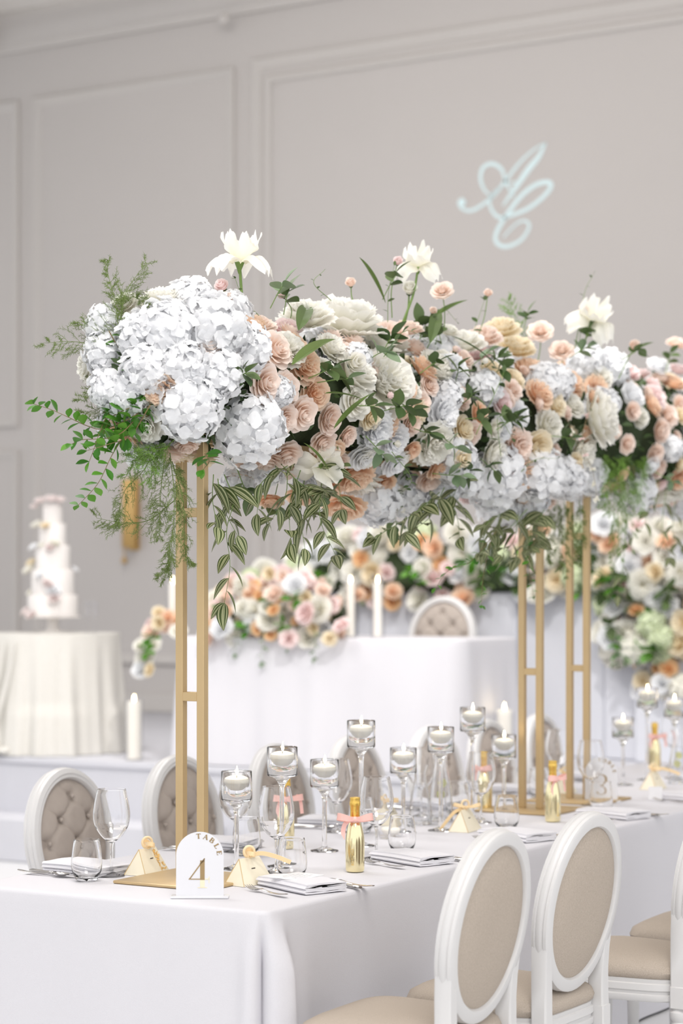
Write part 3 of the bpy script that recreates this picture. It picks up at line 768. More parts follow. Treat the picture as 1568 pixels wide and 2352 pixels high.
put('dish_body', MB().lathe([(0, 0), (.036, 0), (.043, .008), (.045, .030), (.0435, .030), (.041, .010), (0, .006)], 28), 'clear_glass', dsh)
put('wax', once('fc', fcandle_me), 'wax', dsh, (0, 0, .008), scale=.85)
q = on_z(1504, 1838, TZ); pc = put('place_card', MB().bbox((0, 0, .028), (.058, .002, .056), .0008), 'paper', None, (q.x, q.y, TZ+.001), (.12, 0, YAW), label='small white place card in front of the wide orange bow', cat='card')

# ------------------------------------------------------------------ flower meshes (unit radius, facing +z)
def wpetal(mb, phi, Rb, Rt, H, dphi, curl, ruf, rnd, z0=-.35, nu=6, nv=5, point=0.):
    ph_r = rnd.random()*6; k_r = rnd.choice((2.5, 3.5, 4.5)); H *= rnd.uniform(.9, 1.1); Rt *= rnd.uniform(.92, 1.06)
    def fn(i, j):
        s = 2*i-1; t = j*(1-.16*s*s+point*(1-abs(s)))
        r = Rb+(Rt-Rb)*(1-(1-min(t, 1))**1.5); z = z0+(H-z0)*t**1.25
        k = max(0, (t-.62)/.38); r += curl*k*k; z -= curl*.55*k*k
        hw = dphi*(.35+.65*math.sin(PI*min(1, .08+.62*t)))
        a = phi+s*hw; wv = ruf*math.sin(k_r*PI*s+ph_r)*t*t
        r = max(.01, r+wv); z += ruf*.7*math.cos(k_r*PI*s*1.3+ph_r)*t*t
        return Vector((r*math.cos(a), r*math.sin(a), z))
    mb.grid(fn, nu, nv, pt=lambda i, j: j)
def calyx(mb, r=.22, z=-.5):
    n = len(mb.v); mb.lathe([(.05, z), (r, z+.12), (r*1.1, z+.2), (.02, z+.3)], 8)
def rose_me(seed):
    rnd = random.Random(seed); mb = MB(); a = rnd.random()*6
    for n, Rt, H, dp, cu, ru in ((3, .10, .56, 1.9, .02, 0), (3, .20, .58, 1.35, .04, .01), (4, .33, .56, 1.1, .06, .015), (5, .50, .50, .9, .10, .02), (5, .68, .40, .8, .17, .03), (6, .82, .24, .72, .20, .03), (6, .90, .02, .66, .16, .03)):
        for k in range(n): wpetal(mb, a+2*PI*k/n+rnd.uniform(-.15, .15), .04, Rt, H, dp*rnd.uniform(.9, 1.1), cu, ru, rnd, point=.06)
        a += 2.4
    return mb.mesh('rose')
def garden_me(seed):
    rnd = random.Random(seed); mb = MB(); a = rnd.random()*6
    for k in range(34):
        Rt = .08+.50*math.sqrt(rnd.random()); wpetal(mb, rnd.random()*2*PI, .02, Rt, .44+.06*rnd.random()-.12*Rt, rnd.uniform(.28, .6)/(Rt+.35), .03, .03, rnd, -.2, 5, 4)
    for n, Rt, H, dp, cu, ru in ((7, .66, .38, .62, .08, .025), (7, .80, .26, .6, .12, .03), (8, .92, .06, .55, .10, .03)):
        for k in range(n): wpetal(mb, a+2*PI*k/n+rnd.uniform(-.12, .12), .05, Rt, H, dp, cu, ru, rnd)
        a += 2.4
    return mb.mesh('garden_rose')
def peony_me(seed):
    rnd = random.Random(seed); mb = MB(); a = rnd.random()*6
    for k in range(22):
        Rt = .10+.46*math.sqrt(rnd.random()); wpetal(mb, rnd.random()*2*PI, .03, Rt, .58-.18*Rt+.08*rnd.random(), rnd.uniform(.4, .8)/(Rt+.4), .06, .06, rnd, -.2, 7, 5)
    for n, Rt, H, dp, cu, ru in ((6, .62, .48, .8, .10, .05), (7, .80, .30, .72, .14, .06), (8, .95, .02, .62, .12, .06)):
        for k in range(n): wpetal(mb, a+2*PI*k/n+rnd.uniform(-.2, .2), .05, Rt, H, dp, cu, ru, rnd, nu=9)
        a += 2.4
    return mb.mesh('peony')
def hydrangea_me(seed, N=135):
    rnd = random.Random(seed); mb = MB(); mb.lathe([(.74*math.sin(PI*i/9), -.74*math.cos(PI*i/9)) for i in range(10)], 14)
    mb.a['pt'] = [0.]*len(mb.v)
    for i in range(N):
        z = 1-1.75*(i+.5)/N; ph = i*2.39996; r = math.sqrt(max(0, 1-z*z)); n0 = Vector((r*math.cos(ph), r*math.sin(ph), z))
        n = (n0+Vector((rnd.uniform(-1, 1), rnd.uniform(-1, 1), rnd.uniform(-1, 1)))*.55).normalized()
        c = n0*rnd.uniform(.74, 1.0); Q = n.to_track_quat('Z', 'Y') @ Quaternion((0, 0, 1), rnd.random()*6.28); S = rnd.uniform(.19, .27); cup = rnd.uniform(-.2, .9)
        for k in range(4):
            q = Q @ Quaternion((0, 0, 1), k*PI/2+rnd.uniform(-.1, .1)); tw = rnd.uniform(-.3, .3); ph_ = rnd.random()*6
            def fn(a, b):
                s = 2*a-1; w_ = math.sin(PI*min(1, .16+.70*b))*.62
                p = Vector((s*w_, b*(1-.12*s*s), (cup*b*b*.5+tw*s*b*.4+.11*math.sin(5*s+ph_)*b-.2*(b > .9)*b)))
                return c+(q @ p)*S
            mb.grid(fn, 3, 3, pt=lambda a, b: .3+.7*b)
    return mb.mesh('hydrangea')
def iris_me(seed):
    rnd = random.Random(seed); mb = MB()
    for k in range(6):
        up = k % 2; a0 = k*PI/3; ph_ = rnd.random()*6
        def fn(a, b):
            s = 2*a-1; w_ = .52*math.sin(PI*min(1, .10+.66*b))**.8*(1+.1*math.sin(9*b+ph_))
            if up: r = .10+.55*b-.12*b*b; z = .75*b
            else: r = .10+.92*b; z = .30*math.sin(b*2.2)-.55*b*b
            wv = (.13*math.sin(6*s+ph_+3*b)+.07*math.sin(12*s+2*ph_+7*b))*b
            p = Vector((r, s*w_, z+wv-(.12*s*s if not up else -.1*s*s)))
            return Matrix.Rotation(a0, 3, 'Z') @ p
        mb.grid(fn, 14, 10, pt=lambda a, b: b)
    return mb.mesh('iris')
def bud_me(seed):
    rnd = random.Random(seed); mb = MB()
    for n, Rt, H, dp, cu in ((3, .22, .95, 1.8, .02), (3, .40, .90, 1.3, .05), (4, .55, .72, 1.0, .08), (4, .62, .5, .9, .1)):
        a = rnd.random()*6
        for k in range(n): wpetal(mb, a+2*PI*k/n, .08, Rt, H, dp, cu, .02, rnd, -.3)
    return mb.mesh('bud')
def blossom_me(seed):
    rnd = random.Random(seed); mb = MB()
    for j in range(9):
        c = Vector((rnd.uniform(-.6, .6), rnd.uniform(-.6, .6), rnd.uniform(-.3, .5)))
        for k in range(5): 
            a = k*2*PI/5
            mb.grid(lambda i, b: c+Matrix.Rotation(a, 3, 'Z') @ Vector((.05+.32*b, (2*i-1)*.16*math.sin(PI*min(1, .15+.7*b)), .1*b)), 2, 2, pt=lambda i, b: b)
    return mb.mesh('blossom')
FM = {'rose': [rose_me(i) for i in range(3)], 'garden_rose': [garden_me(10+i) for i in range(3)], 'peony': [peony_me(20+i) for i in range(3)],
      'hydrangea': [hydrangea_me(30+i) for i in range(3)], 'iris': [iris_me(40+i) for i in range(2)], 'rosebud': [bud_me(50+i) for i in range(2)], 'blossom': [blossom_me(60)]}
CAL = MB().lathe([(.02, -.62), (.14, -.55), (.24, -.40), (.30, -.22), (.10, -.2)], 8).mesh('calyx')
ICAL = MB().lathe([(.03, -.42), (.09, -.25), (.15, -.10), (.16, -.06), (.05, -.03)], 10).mesh('calyx')
RND = random.Random(7)
def flower(kind, m, c, n, R, par, calyx_=False):
    n = Vector(n).normalized()
    q = n.to_track_quat('Z', 'Y') @ Quaternion((0, 0, 1), RND.random()*6.28)
    o = put(kind, RND.choice(FM[kind]), m, par, Vector(c)-par.location, q, R)
    if calyx_: put('calyx', CAL, 'leaf_rose', o)
    if kind == 'iris': put('calyx', ICAL, 'stem_green', o)
    return o

# ------------------------------------------------------------------ foliage
def leaf_me(name, wd, nu, nv, fold, droop, sharp):
    mb = MB()
    def fn(i, j):
        s = 2*i-1; w_ = wd*math.sin(PI*min(1, j**sharp*.98+.01))**.85
        return Vector((s*w_, j, abs(s)*w_*fold-droop*j*j+.0))
    mb.grid(fn, nu, nv, ps=lambda i, j: 2*i-1, pt=lambda i, j: j)
    return mb.mesh(name)
LM = {'rose': leaf_me('leaf', .34, 4, 6, .2, .15, .95), 'box': leaf_me('leaf', .33, 4, 5, .25, .1, 1.15), 'stripe': leaf_me('leaf', .27, 12, 7, .22, .25, .80),
      'sage': leaf_me('leaf', .36, 4, 6, .2, .15, 1.0), 'blade': leaf_me('leaf', .045, 4, 12, .5, .12, .8)}
LMAT = {'rose': 'leaf_rose', 'box': 'leaf_box', 'stripe': 'leaf_stripe', 'sage': 'leaf_sage', 'blade': 'leaf_blade'}
def leaf(kind, p, d, L, par, roll=None, base=Vector((0, 0, 0))):
    d = Vector(d).normalized(); up = Vector((0, 0, 1)) if abs(d.z) < .95 else Vector((1, 0, 0))
    x = d.cross(up).normalized(); z = x.cross(d)
    q = Matrix((x, d, z)).transposed().to_quaternion() @ Quaternion((0, 1, 0), RND.uniform(-.7, .7) if roll is None else roll)
    return put('leaf', LM[kind], LMAT[kind], par, Vector(p)-base, q, L*RND.uniform(.8, 1.15))
def vine(pts, kind, L, step, par, name='vine', mstem='stem_green', rad=.0018, hang=.0, tips=True, spread=1.0):
    P = catmull(pts, 6); b = par.location
    st_ = put(name, MB().tube([p-b for p in P], [rad*(1-.6*i/len(P)) for i in range(len(P))], 5), mstem, par)
    acc = 0; sd = 1; lst = P[0]
    for i in range(1, len(P)):
        acc += (P[i]-P[i-1]).length
        if acc > step:
            acc = 0; t = (P[i]-P[i-1]).normalized(); side = t.cross(Vector((RND.uniform(-.5, .5), RND.uniform(-.5, .5), 1)))
            cv = (P[i]-CAM).normalized(); side = (t.cross(cv)*.8+side*.5).normalized()*sd*spread; sd = -sd
            leaf(kind, P[i], t*.55+side+Vector((0, 0, -hang))-cv*RND.uniform(-.4, .4), L*(1-.35*i/len(P)), st_, base=b)
    if tips: leaf(kind, P[-1], (P[-1]-P[-2]), L*.7, st_, base=b)
    return st_
def sprig(p, n, kind, L, par, k=4, stem=.06):
    L *= 1.15
    n = Vector(n).normalized(); e = Vector(p)+n*stem+Vector((RND.uniform(-.02, .02), RND.uniform(-.02, .02), RND.uniform(-.02, .02)))
    b = par.location
    s = put('leaf_sprig', MB().tube([Vector(p)-n*.02-b, (Vector(p)+e)/2-b, e-b], .0016, 5), 'stem_green', par)
    t1 = n.orthogonal().normalized()
    for i in range(k):
        a = 2*PI*i/k+RND.random(); dv = Quaternion(n, a) @ t1
        leaf(kind, Vector(p).lerp(e, .45+.55*i/k), dv+n*.5, L, s, base=b)
    leaf(kind, e, n+t1*.3, L, s, base=b)
def fern(pts, par, m='fern_green', bl=.07, step=.012, nl=.012, droop=.0, dens=1.0, flat=.5):
    """fine asparagus fern: main stem, side branches, thread leaves"""
    P = catmull(pts, 10); b = par.location; mb = MB(); n = len(P)
    mb.tube([p-b for p in P], [.0016*(1-.7*i/n) for i in range(n)], 5)
    def needles(A, B, L, cnt):
        d = (B-A).normalized()
        for k in range(cnt):
            t = (k+.7)/cnt; o = A.lerp(B, t)
            r = Vector((RND.uniform(-1, 1), RND.uniform(-1, 1), RND.uniform(-1, 1))); r = (r-d*r.dot(d)).normalized()
            e = o+(d*.55+r*.85+Vector((0, 0, -droop*.4))).normalized()*L*RND.uniform(.6, 1.15)
            x = (e-o).cross(r+Vector((.1, .2, .05))).normalized()*.00062; y = (e-o).cross(x).normalized()*.00062
            mb.add([o+x-b, o-x*.5+y-b, o-x*.5-y-b, e-b], [(0, 1, 3), (1, 2, 3), (2, 0, 3)])
    acc = 0
    for i in range(1, n):
        acc += (P[i]-P[i-1]).length
        if acc < step: continue
        acc = 0; t = (P[i]-P[i-1]).normalized()
        for sgn in (-1, 1):
            r = Vector((RND.uniform(-1, 1), RND.uniform(-1, 1), RND.uniform(-1, 1))); r = (r-t*r.dot(t)).normalized()
            L = bl*RND.uniform(.5, 1.1)*(.35+.65*math.sin(PI*min(1, .2+.8*(i/n))))
            A = P[i]; mid = A+(t*.6+r*.8).normalized()*L*.5; E_ = mid+(t*.8+r*.5+Vector((0, 0, -droop))).normalized()*L*.5
            mb.tube([A-b, mid-b, E_-b], [.0007, .0006, .0003], 3)
            needles(A.lerp(mid, .3), mid, nl, int(5*dens)); needles(mid, E_, nl, int(7*dens))
            for u in (.35, .6, .85):
                q = A.lerp(E_, u); r2 = Quaternion(t, RND.choice((-1, 1))*1.0) @ r
                e2 = q+(t*.5+r2*.8).normalized()*L*.34; mb.tube([q-b, e2-b], [.0005, .0003], 3); needles(q, e2, nl*.85, int(5*dens))
    return put('fern_spray', mb, m, par)

# ------------------------------------------------------------------ floral runners over the table
class Body:
    """rounded floral mass along Y: flower centres sit on its surface"""
    def __init__(s, xc, zc, ax, az, y0, y1, c, ka=0., kz=0.):
        s.xc, s.zc0, s.ax, s.az0, s.y0, s.y1, s.c, s.ka, s.kz = xc, zc, ax, az, y0, y1, c, ka, kz
    def sh(s, y): s.az = s.az0+s.ka*(y-s.y0); s.zc = s.zc0+s.kz*(y-s.y0)
    def g(s, p):
        s.sh(p.y)
        e = max(0, s.y0+s.c-p.y, p.y-(s.y1-s.c))/s.c
        return ((p.x-s.xc)/s.ax)**2+((p.z-s.zc)/s.az)**2+e*e-1
    def n(s, p):
        s.sh(p.y)
        e = p.y-(s.y0+s.c) if p.y < s.y0+s.c else (p.y-(s.y1-s.c) if p.y > s.y1-s.c else 0)
        return Vector(((p.x-s.xc)/s.ax**2, e/s.c**2, (p.z-s.zc)/s.az**2)).normalized()
    def hit(s, px, py):
        r = ray(px, py); t = 4.2; best = (9e9, None)
        while t < 12:
            p = CAM+r*t; g = s.g(p)
            if g < 0: return p, s.n(p)
            if g < best[0]: best = (g, p)
            t += .01
        p = best[1]; return p, s.n(p)
    def rand(s):
        while True:
            y = RND.uniform(s.y0, s.y1); a = RND.random()*2*PI; s.sh(y)
            e = max(0, s.y0+s.c-y, y-(s.y1-s.c))/s.c; k = math.sqrt(max(0, 1-e*e))
            p = Vector((s.xc+s.ax*k*math.cos(a), y, s.zc+s.az*k*math.sin(a)))
            return p, s.n(p)
def filler(B, par, n=1300, k=.80):
    """small dark leaves packed between the flowers"""
    mb = MB(); r3 = random.Random(11)
    for _ in range(n):
        p, nn = B.rand(); B.sh(p.y); c = Vector((B.xc, p.y, B.zc)); p = c+(p-c)*k
        d = (nn+Vector((r3.uniform(-1, 1), r3.uniform(-1, 1), r3.uniform(-1, 1)))*.9).normalized(); L = r3.uniform(.03, .05); x = d.orthogonal().normalized()
        x = Quaternion(d, r3.random()*6.28) @ x; u_ = x.cross(d)*L*.12; b = par.location
        mb.add([p-b, p+d*L*.35+x*L*.26+u_-b, p+d*L*.75+x*L*.2+u_-b, p+d*L-b, p+d*L*.75-x*L*.2+u_-b, p+d*L*.35-x*L*.26+u_-b, p+d*L*.5-b], [(0, 1, 6), (1, 2, 6), (2, 3, 6), (3, 4, 6), (4, 5, 6), (5, 0, 6)])
    return put('filler_foliage', mb, 'leaf_filler', par, kind='stuff')
def core(B, par, k=.70, name='foam_base'):
    mb = MB(); n = 40; rs = []; r2 = random.Random(3)
    for i in range(n+1):
        y = B.y0+.04+(B.y1-B.y0-.08)*i/n; B.sh(y); e = max(0, B.y0+B.c-y, y-(B.y1-B.c))/B.c; q = k*math.sqrt(max(.02, 1-e*e))
        rs.append([Vector((B.xc+B.ax*q*math.cos(2*PI*j/18)*r2.uniform(.9, 1.08), y, B.zc+B.az*q*math.sin(2*PI*j/18)*r2.uniform(.9, 1.08)))-par.location for j in range(18)])
    return put(name, mb.rings(rs), 'foam_moss', par)
HY, PE, RO, GA, BU = 'hydrangea', 'peony', 'rose', 'garden_rose', 'rosebud'
W_, I_, C_, B_, P_, K_ = 'pet_white', 'pet_ivory', 'pet_cream', 'pet_blush', 'pet_peach', 'pet_pink'
B1 = Body(-.53, 2.205, .20, .195, .10, 2.98, .22, .030, .002)
FR1 = thing('floral_runner', (-.53, .395, STOP), 'long mass of white hydrangeas, peach roses and greenery on the stand behind table 4 sign', 'flower arrangement', group='floral runners on gold stands')
FR1['label'] = 'long runner of white hydrangeas and peach roses above the table 4 sign'
core(B1, FR1); filler(B1, FR1)
placed = []
def place(B, par, lst):
    for px, py, kind, m, dia in lst:
        p, n = B.hit(px, py); d = (p-CAM).length; R = dia/2*d/FPX*1.04
        tc = (CAM-p).normalized()
        flower(kind, m, p, n+tc*.35+Vector((RND.uniform(-.2, .2), RND.uniform(-.2, .2), RND.uniform(-.2, .2))), R, par, kind in (BU,))
        placed.append((p, R))
place(B1, FR1, [
    (432, 935, HY, W_, 156), (570, 985, HY, W_, 168), (480, 760, HY, W_, 180), (385, 760, HY, W_, 150), (555, 800, HY, W_, 130), (320, 770, HY, W_, 110), (250, 815, HY, W_, 115), (238, 745, HY, W_, 90), (292, 915, HY, W_, 105), (335, 850, HY, W_, 120), (420, 840, HY, W_, 120), (640, 900, HY, W_, 70), (285, 700, PE, I_, 70), (440, 700, HY, W_, 120), (530, 720, HY, W_, 100),
    (500, 860, HY, W_, 120), (860, 1150, HY, W_, 120), (930, 1130, HY, W_, 110), (1130, 1095, HY, W_, 150), (1230, 1085, HY, W_, 130), (1150, 1160, HY, W_, 110), (1040, 1055, HY, W_, 110), (1300, 1100, HY, W_, 95), (1115, 890, HY, W_, 80), (545, 1110, HY, W_, 80), (1060, 1090, HY, W_, 100), (1215, 1150, HY, W_, 90), (710, 1110, HY, W_, 80),
    (372, 695, PE, I_, 110), (705, 728, PE, I_, 125), (795, 738, PE, I_, 178), (882, 875, PE, I_, 160), (1060, 790, PE, I_, 105), (1000, 850, PE, I_, 95), (1375, 960, PE, I_, 140), (995, 1020, PE, I_, 105), (900, 1010, PE, W_, 85), (1185, 800, PE, C_, 90), (1335, 1040, PE, I_, 95), (1232, 1030, GA, C_, 88), (840, 1045, PE, I_, 75), (1015, 950, PE, W_, 90), (960, 800, PE, W_, 80), (760, 800, PE, I_, 80), (200, 840, PE, I_, 70),
    (607, 880, RO, B_, 88), (657, 888, RO, B_, 72), (590, 748, GA, B_, 92), (632, 805, RO, B_, 88), (655, 755, RO, K_, 70), (695, 835, PE, P_, 95), (722, 905, GA, P_, 80), (690, 950, RO, B_, 84), (652, 960, RO, B_, 70), (655, 1045, RO, B_, 76), (756, 962, GA, B_, 78), (797, 1003, GA, B_, 56), (775, 1065, GA, B_, 62), (548, 1095, GA, P_, 68), (620, 1080, RO, B_, 60), (815, 1092, PE, P_, 100), (790, 1160, PE, P_, 105), (690, 1140, GA, P_, 72), (622, 1150, GA, P_, 64),
    (895, 765, GA, B_, 88), (935, 755, GA, B_, 76), (885, 832, GA, B_, 54), (932, 893, PE, P_, 66), (922, 928, PE, P_, 72), (965, 925, GA, B_, 62), (985, 885, RO, B_, 52), (1056, 913, GA, B_, 68), (1080, 997, RO, B_, 62), (1112, 775, PE, B_, 80), (1095, 815, PE, K_, 66), (1187, 1025, PE, B_, 84), (1198, 1090, PE, P_, 84), (985, 1105, GA, B_, 62), (945, 1035, GA, P_, 52), (1152, 757, PE, C_, 84), (1217, 852, PE, P_, 82), (1237, 905, PE, P_, 74), (1305, 882, PE, P_, 84), (1272, 928, RO, C_, 70), (1312, 930, RO, I_, 66), (1362, 915, GA, P_, 48), (1192, 952, RO, W_, 62), (1152, 925, RO, K_, 60), (885, 1108, GA, P_, 54), (1345, 1000, GA, P_, 46), (850, 960, RO, C_, 60), (1080, 1140, GA, K_, 60), (1100, 950, GA, P_, 60), (1030, 760, GA, I_, 50), (1180, 870, GA, C_, 60), (520, 690, GA, B_, 60), (470, 690, PE, K_, 60), (815, 925, RO, I_, 78), (862, 985, PE, W_, 95), (830, 1050, RO, W_, 70), (945, 975, GA, B_, 58), (740, 1015, RO, B_, 66), (1130, 850, RO, C_, 60), (1040, 850, PE, W_, 84), (905, 1065, RO, W_, 66), (1260, 980, PE, I_, 80), (1150, 985, RO, W_, 60), (745, 1120, PE, P_, 80), (850, 1120, GA, C_, 70)])
def fillup(B, par, n, pal, rmin=.62, tries=2500):
    cnt = 0
    for _ in range(tries):
        if cnt >= n: break
        p, nn = B.rand(); kind, m, R = RND.choice(pal); R *= RND.uniform(.85, 1.15)
        if any((p-q).length < (R+r)*rmin for q, r in placed): continue
        flower(kind, m, p, nn+Vector((RND.uniform(-.3, .3), RND.uniform(-.3, .3), RND.uniform(-.3, .3))), R, par); placed.append((p, R)); cnt += 1
PAL = [(HY, W_, .085), (PE, I_, .075), (RO, B_, .048), (GA, B_, .045), (GA, P_, .045), (RO, C_, .045), (PE, P_, .055), (HY, W_, .075)]
fillup(B1, FR1, 160, PAL+[(GA, B_, .035), (RO, I_, .035), (RO, B_, .035), (HY, W_, .06)], .46, 9000)

# single stems standing above the mass
def stem_flower(par, B, kind, m, px, py, dia, rx, ry, dn=None, stem='stem_green', rad=.003, dd=0):
    root, _ = B.hit(rx, ry); d = (root-CAM).length; k = d/ray(rx, ry).length
    top = at(px, py, k+dd); mid = (root+top)/2+Vector((RND.uniform(-.012, .012), RND.uniform(-.012, .012), 0))
    R = dia/2*d/FPX*1.05; n = Vector(dn) if dn else (top-mid).normalized()*.7+(CAM-top).normalized()*.8
    o = flower(kind, m, top, n, R, par, kind in (BU, RO))
    s = put('stem', MB().tube([p-par.location for p in catmull([root, mid, top-n.normalized()*R*(.05 if kind == 'iris' else .45)], 6)], rad, 6), stem, par)
    return o
stem_flower(FR1, B1, 'iris', I_, 550, 598, 138, 560, 730, (.1, -.1, 1), rad=.0045)
stem_flower(FR1, B1, 'iris', I_, 960, 610, 100, 925, 740, (.3, -.6, .8), rad=.004)
stem_flower(FR1, B1, 'iris', I_, 1362, 735, 110, 1330, 810, (.5, -.6, .6), rad=.003)
stem_flower(FR1, B1, BU, K_, 512, 660, 46, 540, 720); stem_flower(FR1, B1, BU, I_, 940, 668, 50, 925, 760)
stem_flower(FR1, B1, RO, B_, 1015, 668, 50, 1020, 760, rad=.0018); stem_flower(FR1, B1, BU, K_, 913, 603, 32, 900, 730, rad=.0018)
stem_flower(FR1, B1, BU, B_, 805, 653, 34, 830, 720, rad=.002); stem_flower(FR1, B1, BU, B_, 1120, 676, 28, 1090, 790, rad=.0016); stem_flower(FR1, B1, BU, B_, 993, 716, 26, 960, 790, rad=.0016)
stem_flower(FR1, B1, BU, K_, 650, 680, 30, 665, 740, rad=.0015); stem_flower(FR1, B1, BU, B_, 1340, 712, 32, 1320, 800, rad=.0018); stem_flower(FR1, B1, BU, B_, 1455, 797, 36, 1420, 870, rad=.0018)
stem_flower(FR1, B1, RO, B_, 1240, 762, 56, 1235, 830, rad=.0018); stem_flower(FR1, B1, RO, B_, 1290, 805, 54, 1280, 860, rad=.0018)
for px, py, dia, kind, m in [(720, 1045, 115, 'iris', I_), (785, 850, 66, BU, I_), (1032, 1040, 60, BU, C_), (560, 950, 10, BU, W_)][:3]:
    p, n = B1.hit(px, py); flower(kind, m, p+n*.045, n*.6+(CAM-p).normalized()*.8+Vector((.3, 0, .1)), dia/2*(p-CAM).length/FPX*1.05, FR1, kind == BU)
for px, py in [(1010, 840), (1075, 862), (1015, 842), (866, 1000), (1142, 1067), (845, 915), (1150, 800), (1340, 770), (905, 1115), (920, 1118)]:
    p, n = B1.hit(px, py); flower(BU, RND.choice((B_, K_, I_)), p+n*.075, n+Vector((0, 0, .3)), .018, FR1, True)
# leaves
for px, py in [(620, 720), (650, 735), (720, 880), (865, 820), (830, 835), (900, 955), (880, 700), (960, 790), (975, 810), (1010, 800), (1000, 1000), (955, 860), (940, 985), (1030, 880), (1045, 930), (1080, 850), (1110, 850), (1120, 870), (1060, 960), (1090, 1050), (1140, 970), (1020, 1060), (990, 1075), (830, 1000), (760, 1020), (700, 870), (740, 1090), (870, 940), (1300, 830), (1330, 800), (1250, 1000), (910, 1145), (1130, 980), (640, 1100), (800, 930), (1200, 770), (545, 1060), (520, 870), (1420, 830)]:
    p, n = B1.hit(px, py); sprig(p+n*.035, n+Vector((RND.uniform(-.5, .5), RND.uniform(-.5, .5), RND.uniform(-.3, .6))), RND.choice(('rose', 'rose', 'rose', 'sage')), RND.uniform(.046, .058), FR1, 4, .06)
for pts, L in [([(1075, 800), (1095, 740), (1112, 690)], .036), ([(890, 740), (892, 670), (905, 610)], .026), ([(1330, 790), (1340, 680), (1362, 630)], .022), ([(760, 690), (720, 650), (745, 620)], .014), ([(1000, 790), (1015, 710), (1050, 740)], .018), ([(1040, 990), (1120, 870), (1150, 800)], .034), ([(830, 850), (900, 810), (1000, 800)], .034), ([(600, 730), (560, 690), (540, 640)], .016), ([(850, 1010), (905, 1060), (912, 1140)], .03), ([(1100, 1030), (1090, 960), (1125, 1000)], .034), ([(860, 1240), (900, 1200), (925, 1130)], .012), ([(1150, 1060), (1180, 1040), (1230, 1040)], .02)]:
    P = [];
    for x, y in pts:
        p, n = B1.hit(x, y); P.append(p+n*.09 if B1.g(p) < .05 else p)
    vine(P, 'rose', L, .035, FR1, 'leafy_stem', 'stem_green', .0013)
for (x0, y0), (x1, y1) in [((615, 855), (735, 795)), ((715, 965), (795, 893)), ((815, 650), (868, 725)), ((950, 830), (1000, 758)), ((640, 800), (700, 750)), ((690, 905), (770, 905)), ((650, 985), (705, 1015)), ((1010, 820), (1080, 850)), ((980, 790), (1050, 740))]:
    p, n = B1.hit(x0, y0); q, n2 = B1.hit(x1, y1); p = p+n*.085; q = q+n2*.095
    leaf('blade', p, q-p, (q-p).length*1.15, FR1, .3, FR1.location)
# trailing striped vines below
def low(px, py, dd=0):
    """point below the runner, on the vertical sheet under its camera side"""
    return on_x(px, py, -.53+.12+dd)
for pts in [[(515, 1090), (535, 1150), (520, 1220), (528, 1300), (515, 1385)], [(500, 1100), (510, 1160), (545, 1230)], [(490, 1090), (488, 1150), (500, 1210)], [(660, 1080), (655, 1140), (620, 1200)], [(690, 1080), (665, 1160), (668, 1250)], [(700, 1090), (690, 1180), (700, 1260)], [(730, 1080), (745, 1160), (700, 1190)], [(740, 1090), (735, 1190), (770, 1275)], [(660, 1070), (600, 1110), (590, 1180)], [(720, 1070), (770, 1090), (785, 1170)], [(1010, 1130), (950, 1180), (860, 1235)], [(1020, 1120), (985, 1190), (930, 1225)], [(1030, 1130), (1050, 1190), (1055, 1235)], [(1015, 1100), (1050, 1110), (1040, 1140)],
            [(1150, 1180), (1130, 1240), (1105, 1270)], [(1190, 1180), (1180, 1240), (1150, 1275)], [(1220, 1180), (1215, 1240), (1190, 1280)], [(1240, 1170), (1260, 1230), (1215, 1260)], [(1170, 1170), (1120, 1200), (1110, 1240)], [(640, 1060), (690, 1110), (740, 1130)], [(1210, 1170), (1160, 1220), (1130, 1210)], [(1250, 1170), (1225, 1215), (1240, 1250)]]:
    vine([low(x, y, RND.uniform(-.06, .06)) for x, y in pts], 'stripe', .100, .034, FR1, 'striped_vine', 'stem_green', .0016, .5)
for pts in [[(1140, 1220), (1080, 1290), (1030, 1310), (1000, 1350)], [(1130, 1230), (1110, 1320), (1105, 1390)], [(1240, 1200), (1215, 1290), (1225, 1370)]]:
    vine([low(x, y, RND.uniform(-.06, .1)) for x, y in pts], 'box', .032, .018, FR1, 'boxwood_branch', 'stem_brown', .0014)
# boxwood branches at the near end
def nr(px, py, d=5.92): return at(px, py, d)
for pts in [[(365, 915), (300, 960), (240, 985), (200, 978), (150, 955), (115, 940), (78, 928)], [(350, 920), (305, 975), (260, 1040), (225, 1110), (180, 1160)], [(365, 920), (330, 880), (310, 840), (318, 800)], [(345, 930), (300, 1000), (250, 1020), (200, 1035)], [(360, 900), (345, 860), (362, 830)], [(340, 920), (290, 940), (255, 960), (235, 1000)], [(355, 910), (320, 900), (285, 870)], [(330, 940), (270, 1000), (190, 1010), (165, 1020)], [(300, 960), (250, 950), (205, 1060)], [(360, 930), (330, 960), (310, 930)], [(250, 760), (285, 820), (330, 870)], [(470, 1040), (480, 1060), (465, 1080)]]:
    vine([nr(x, y, 5.86+RND.uniform(-.05, .08)) for x, y in pts], 'box', .050, .012, FR1, 'boxwood_branch', 'stem_brown', .0018)
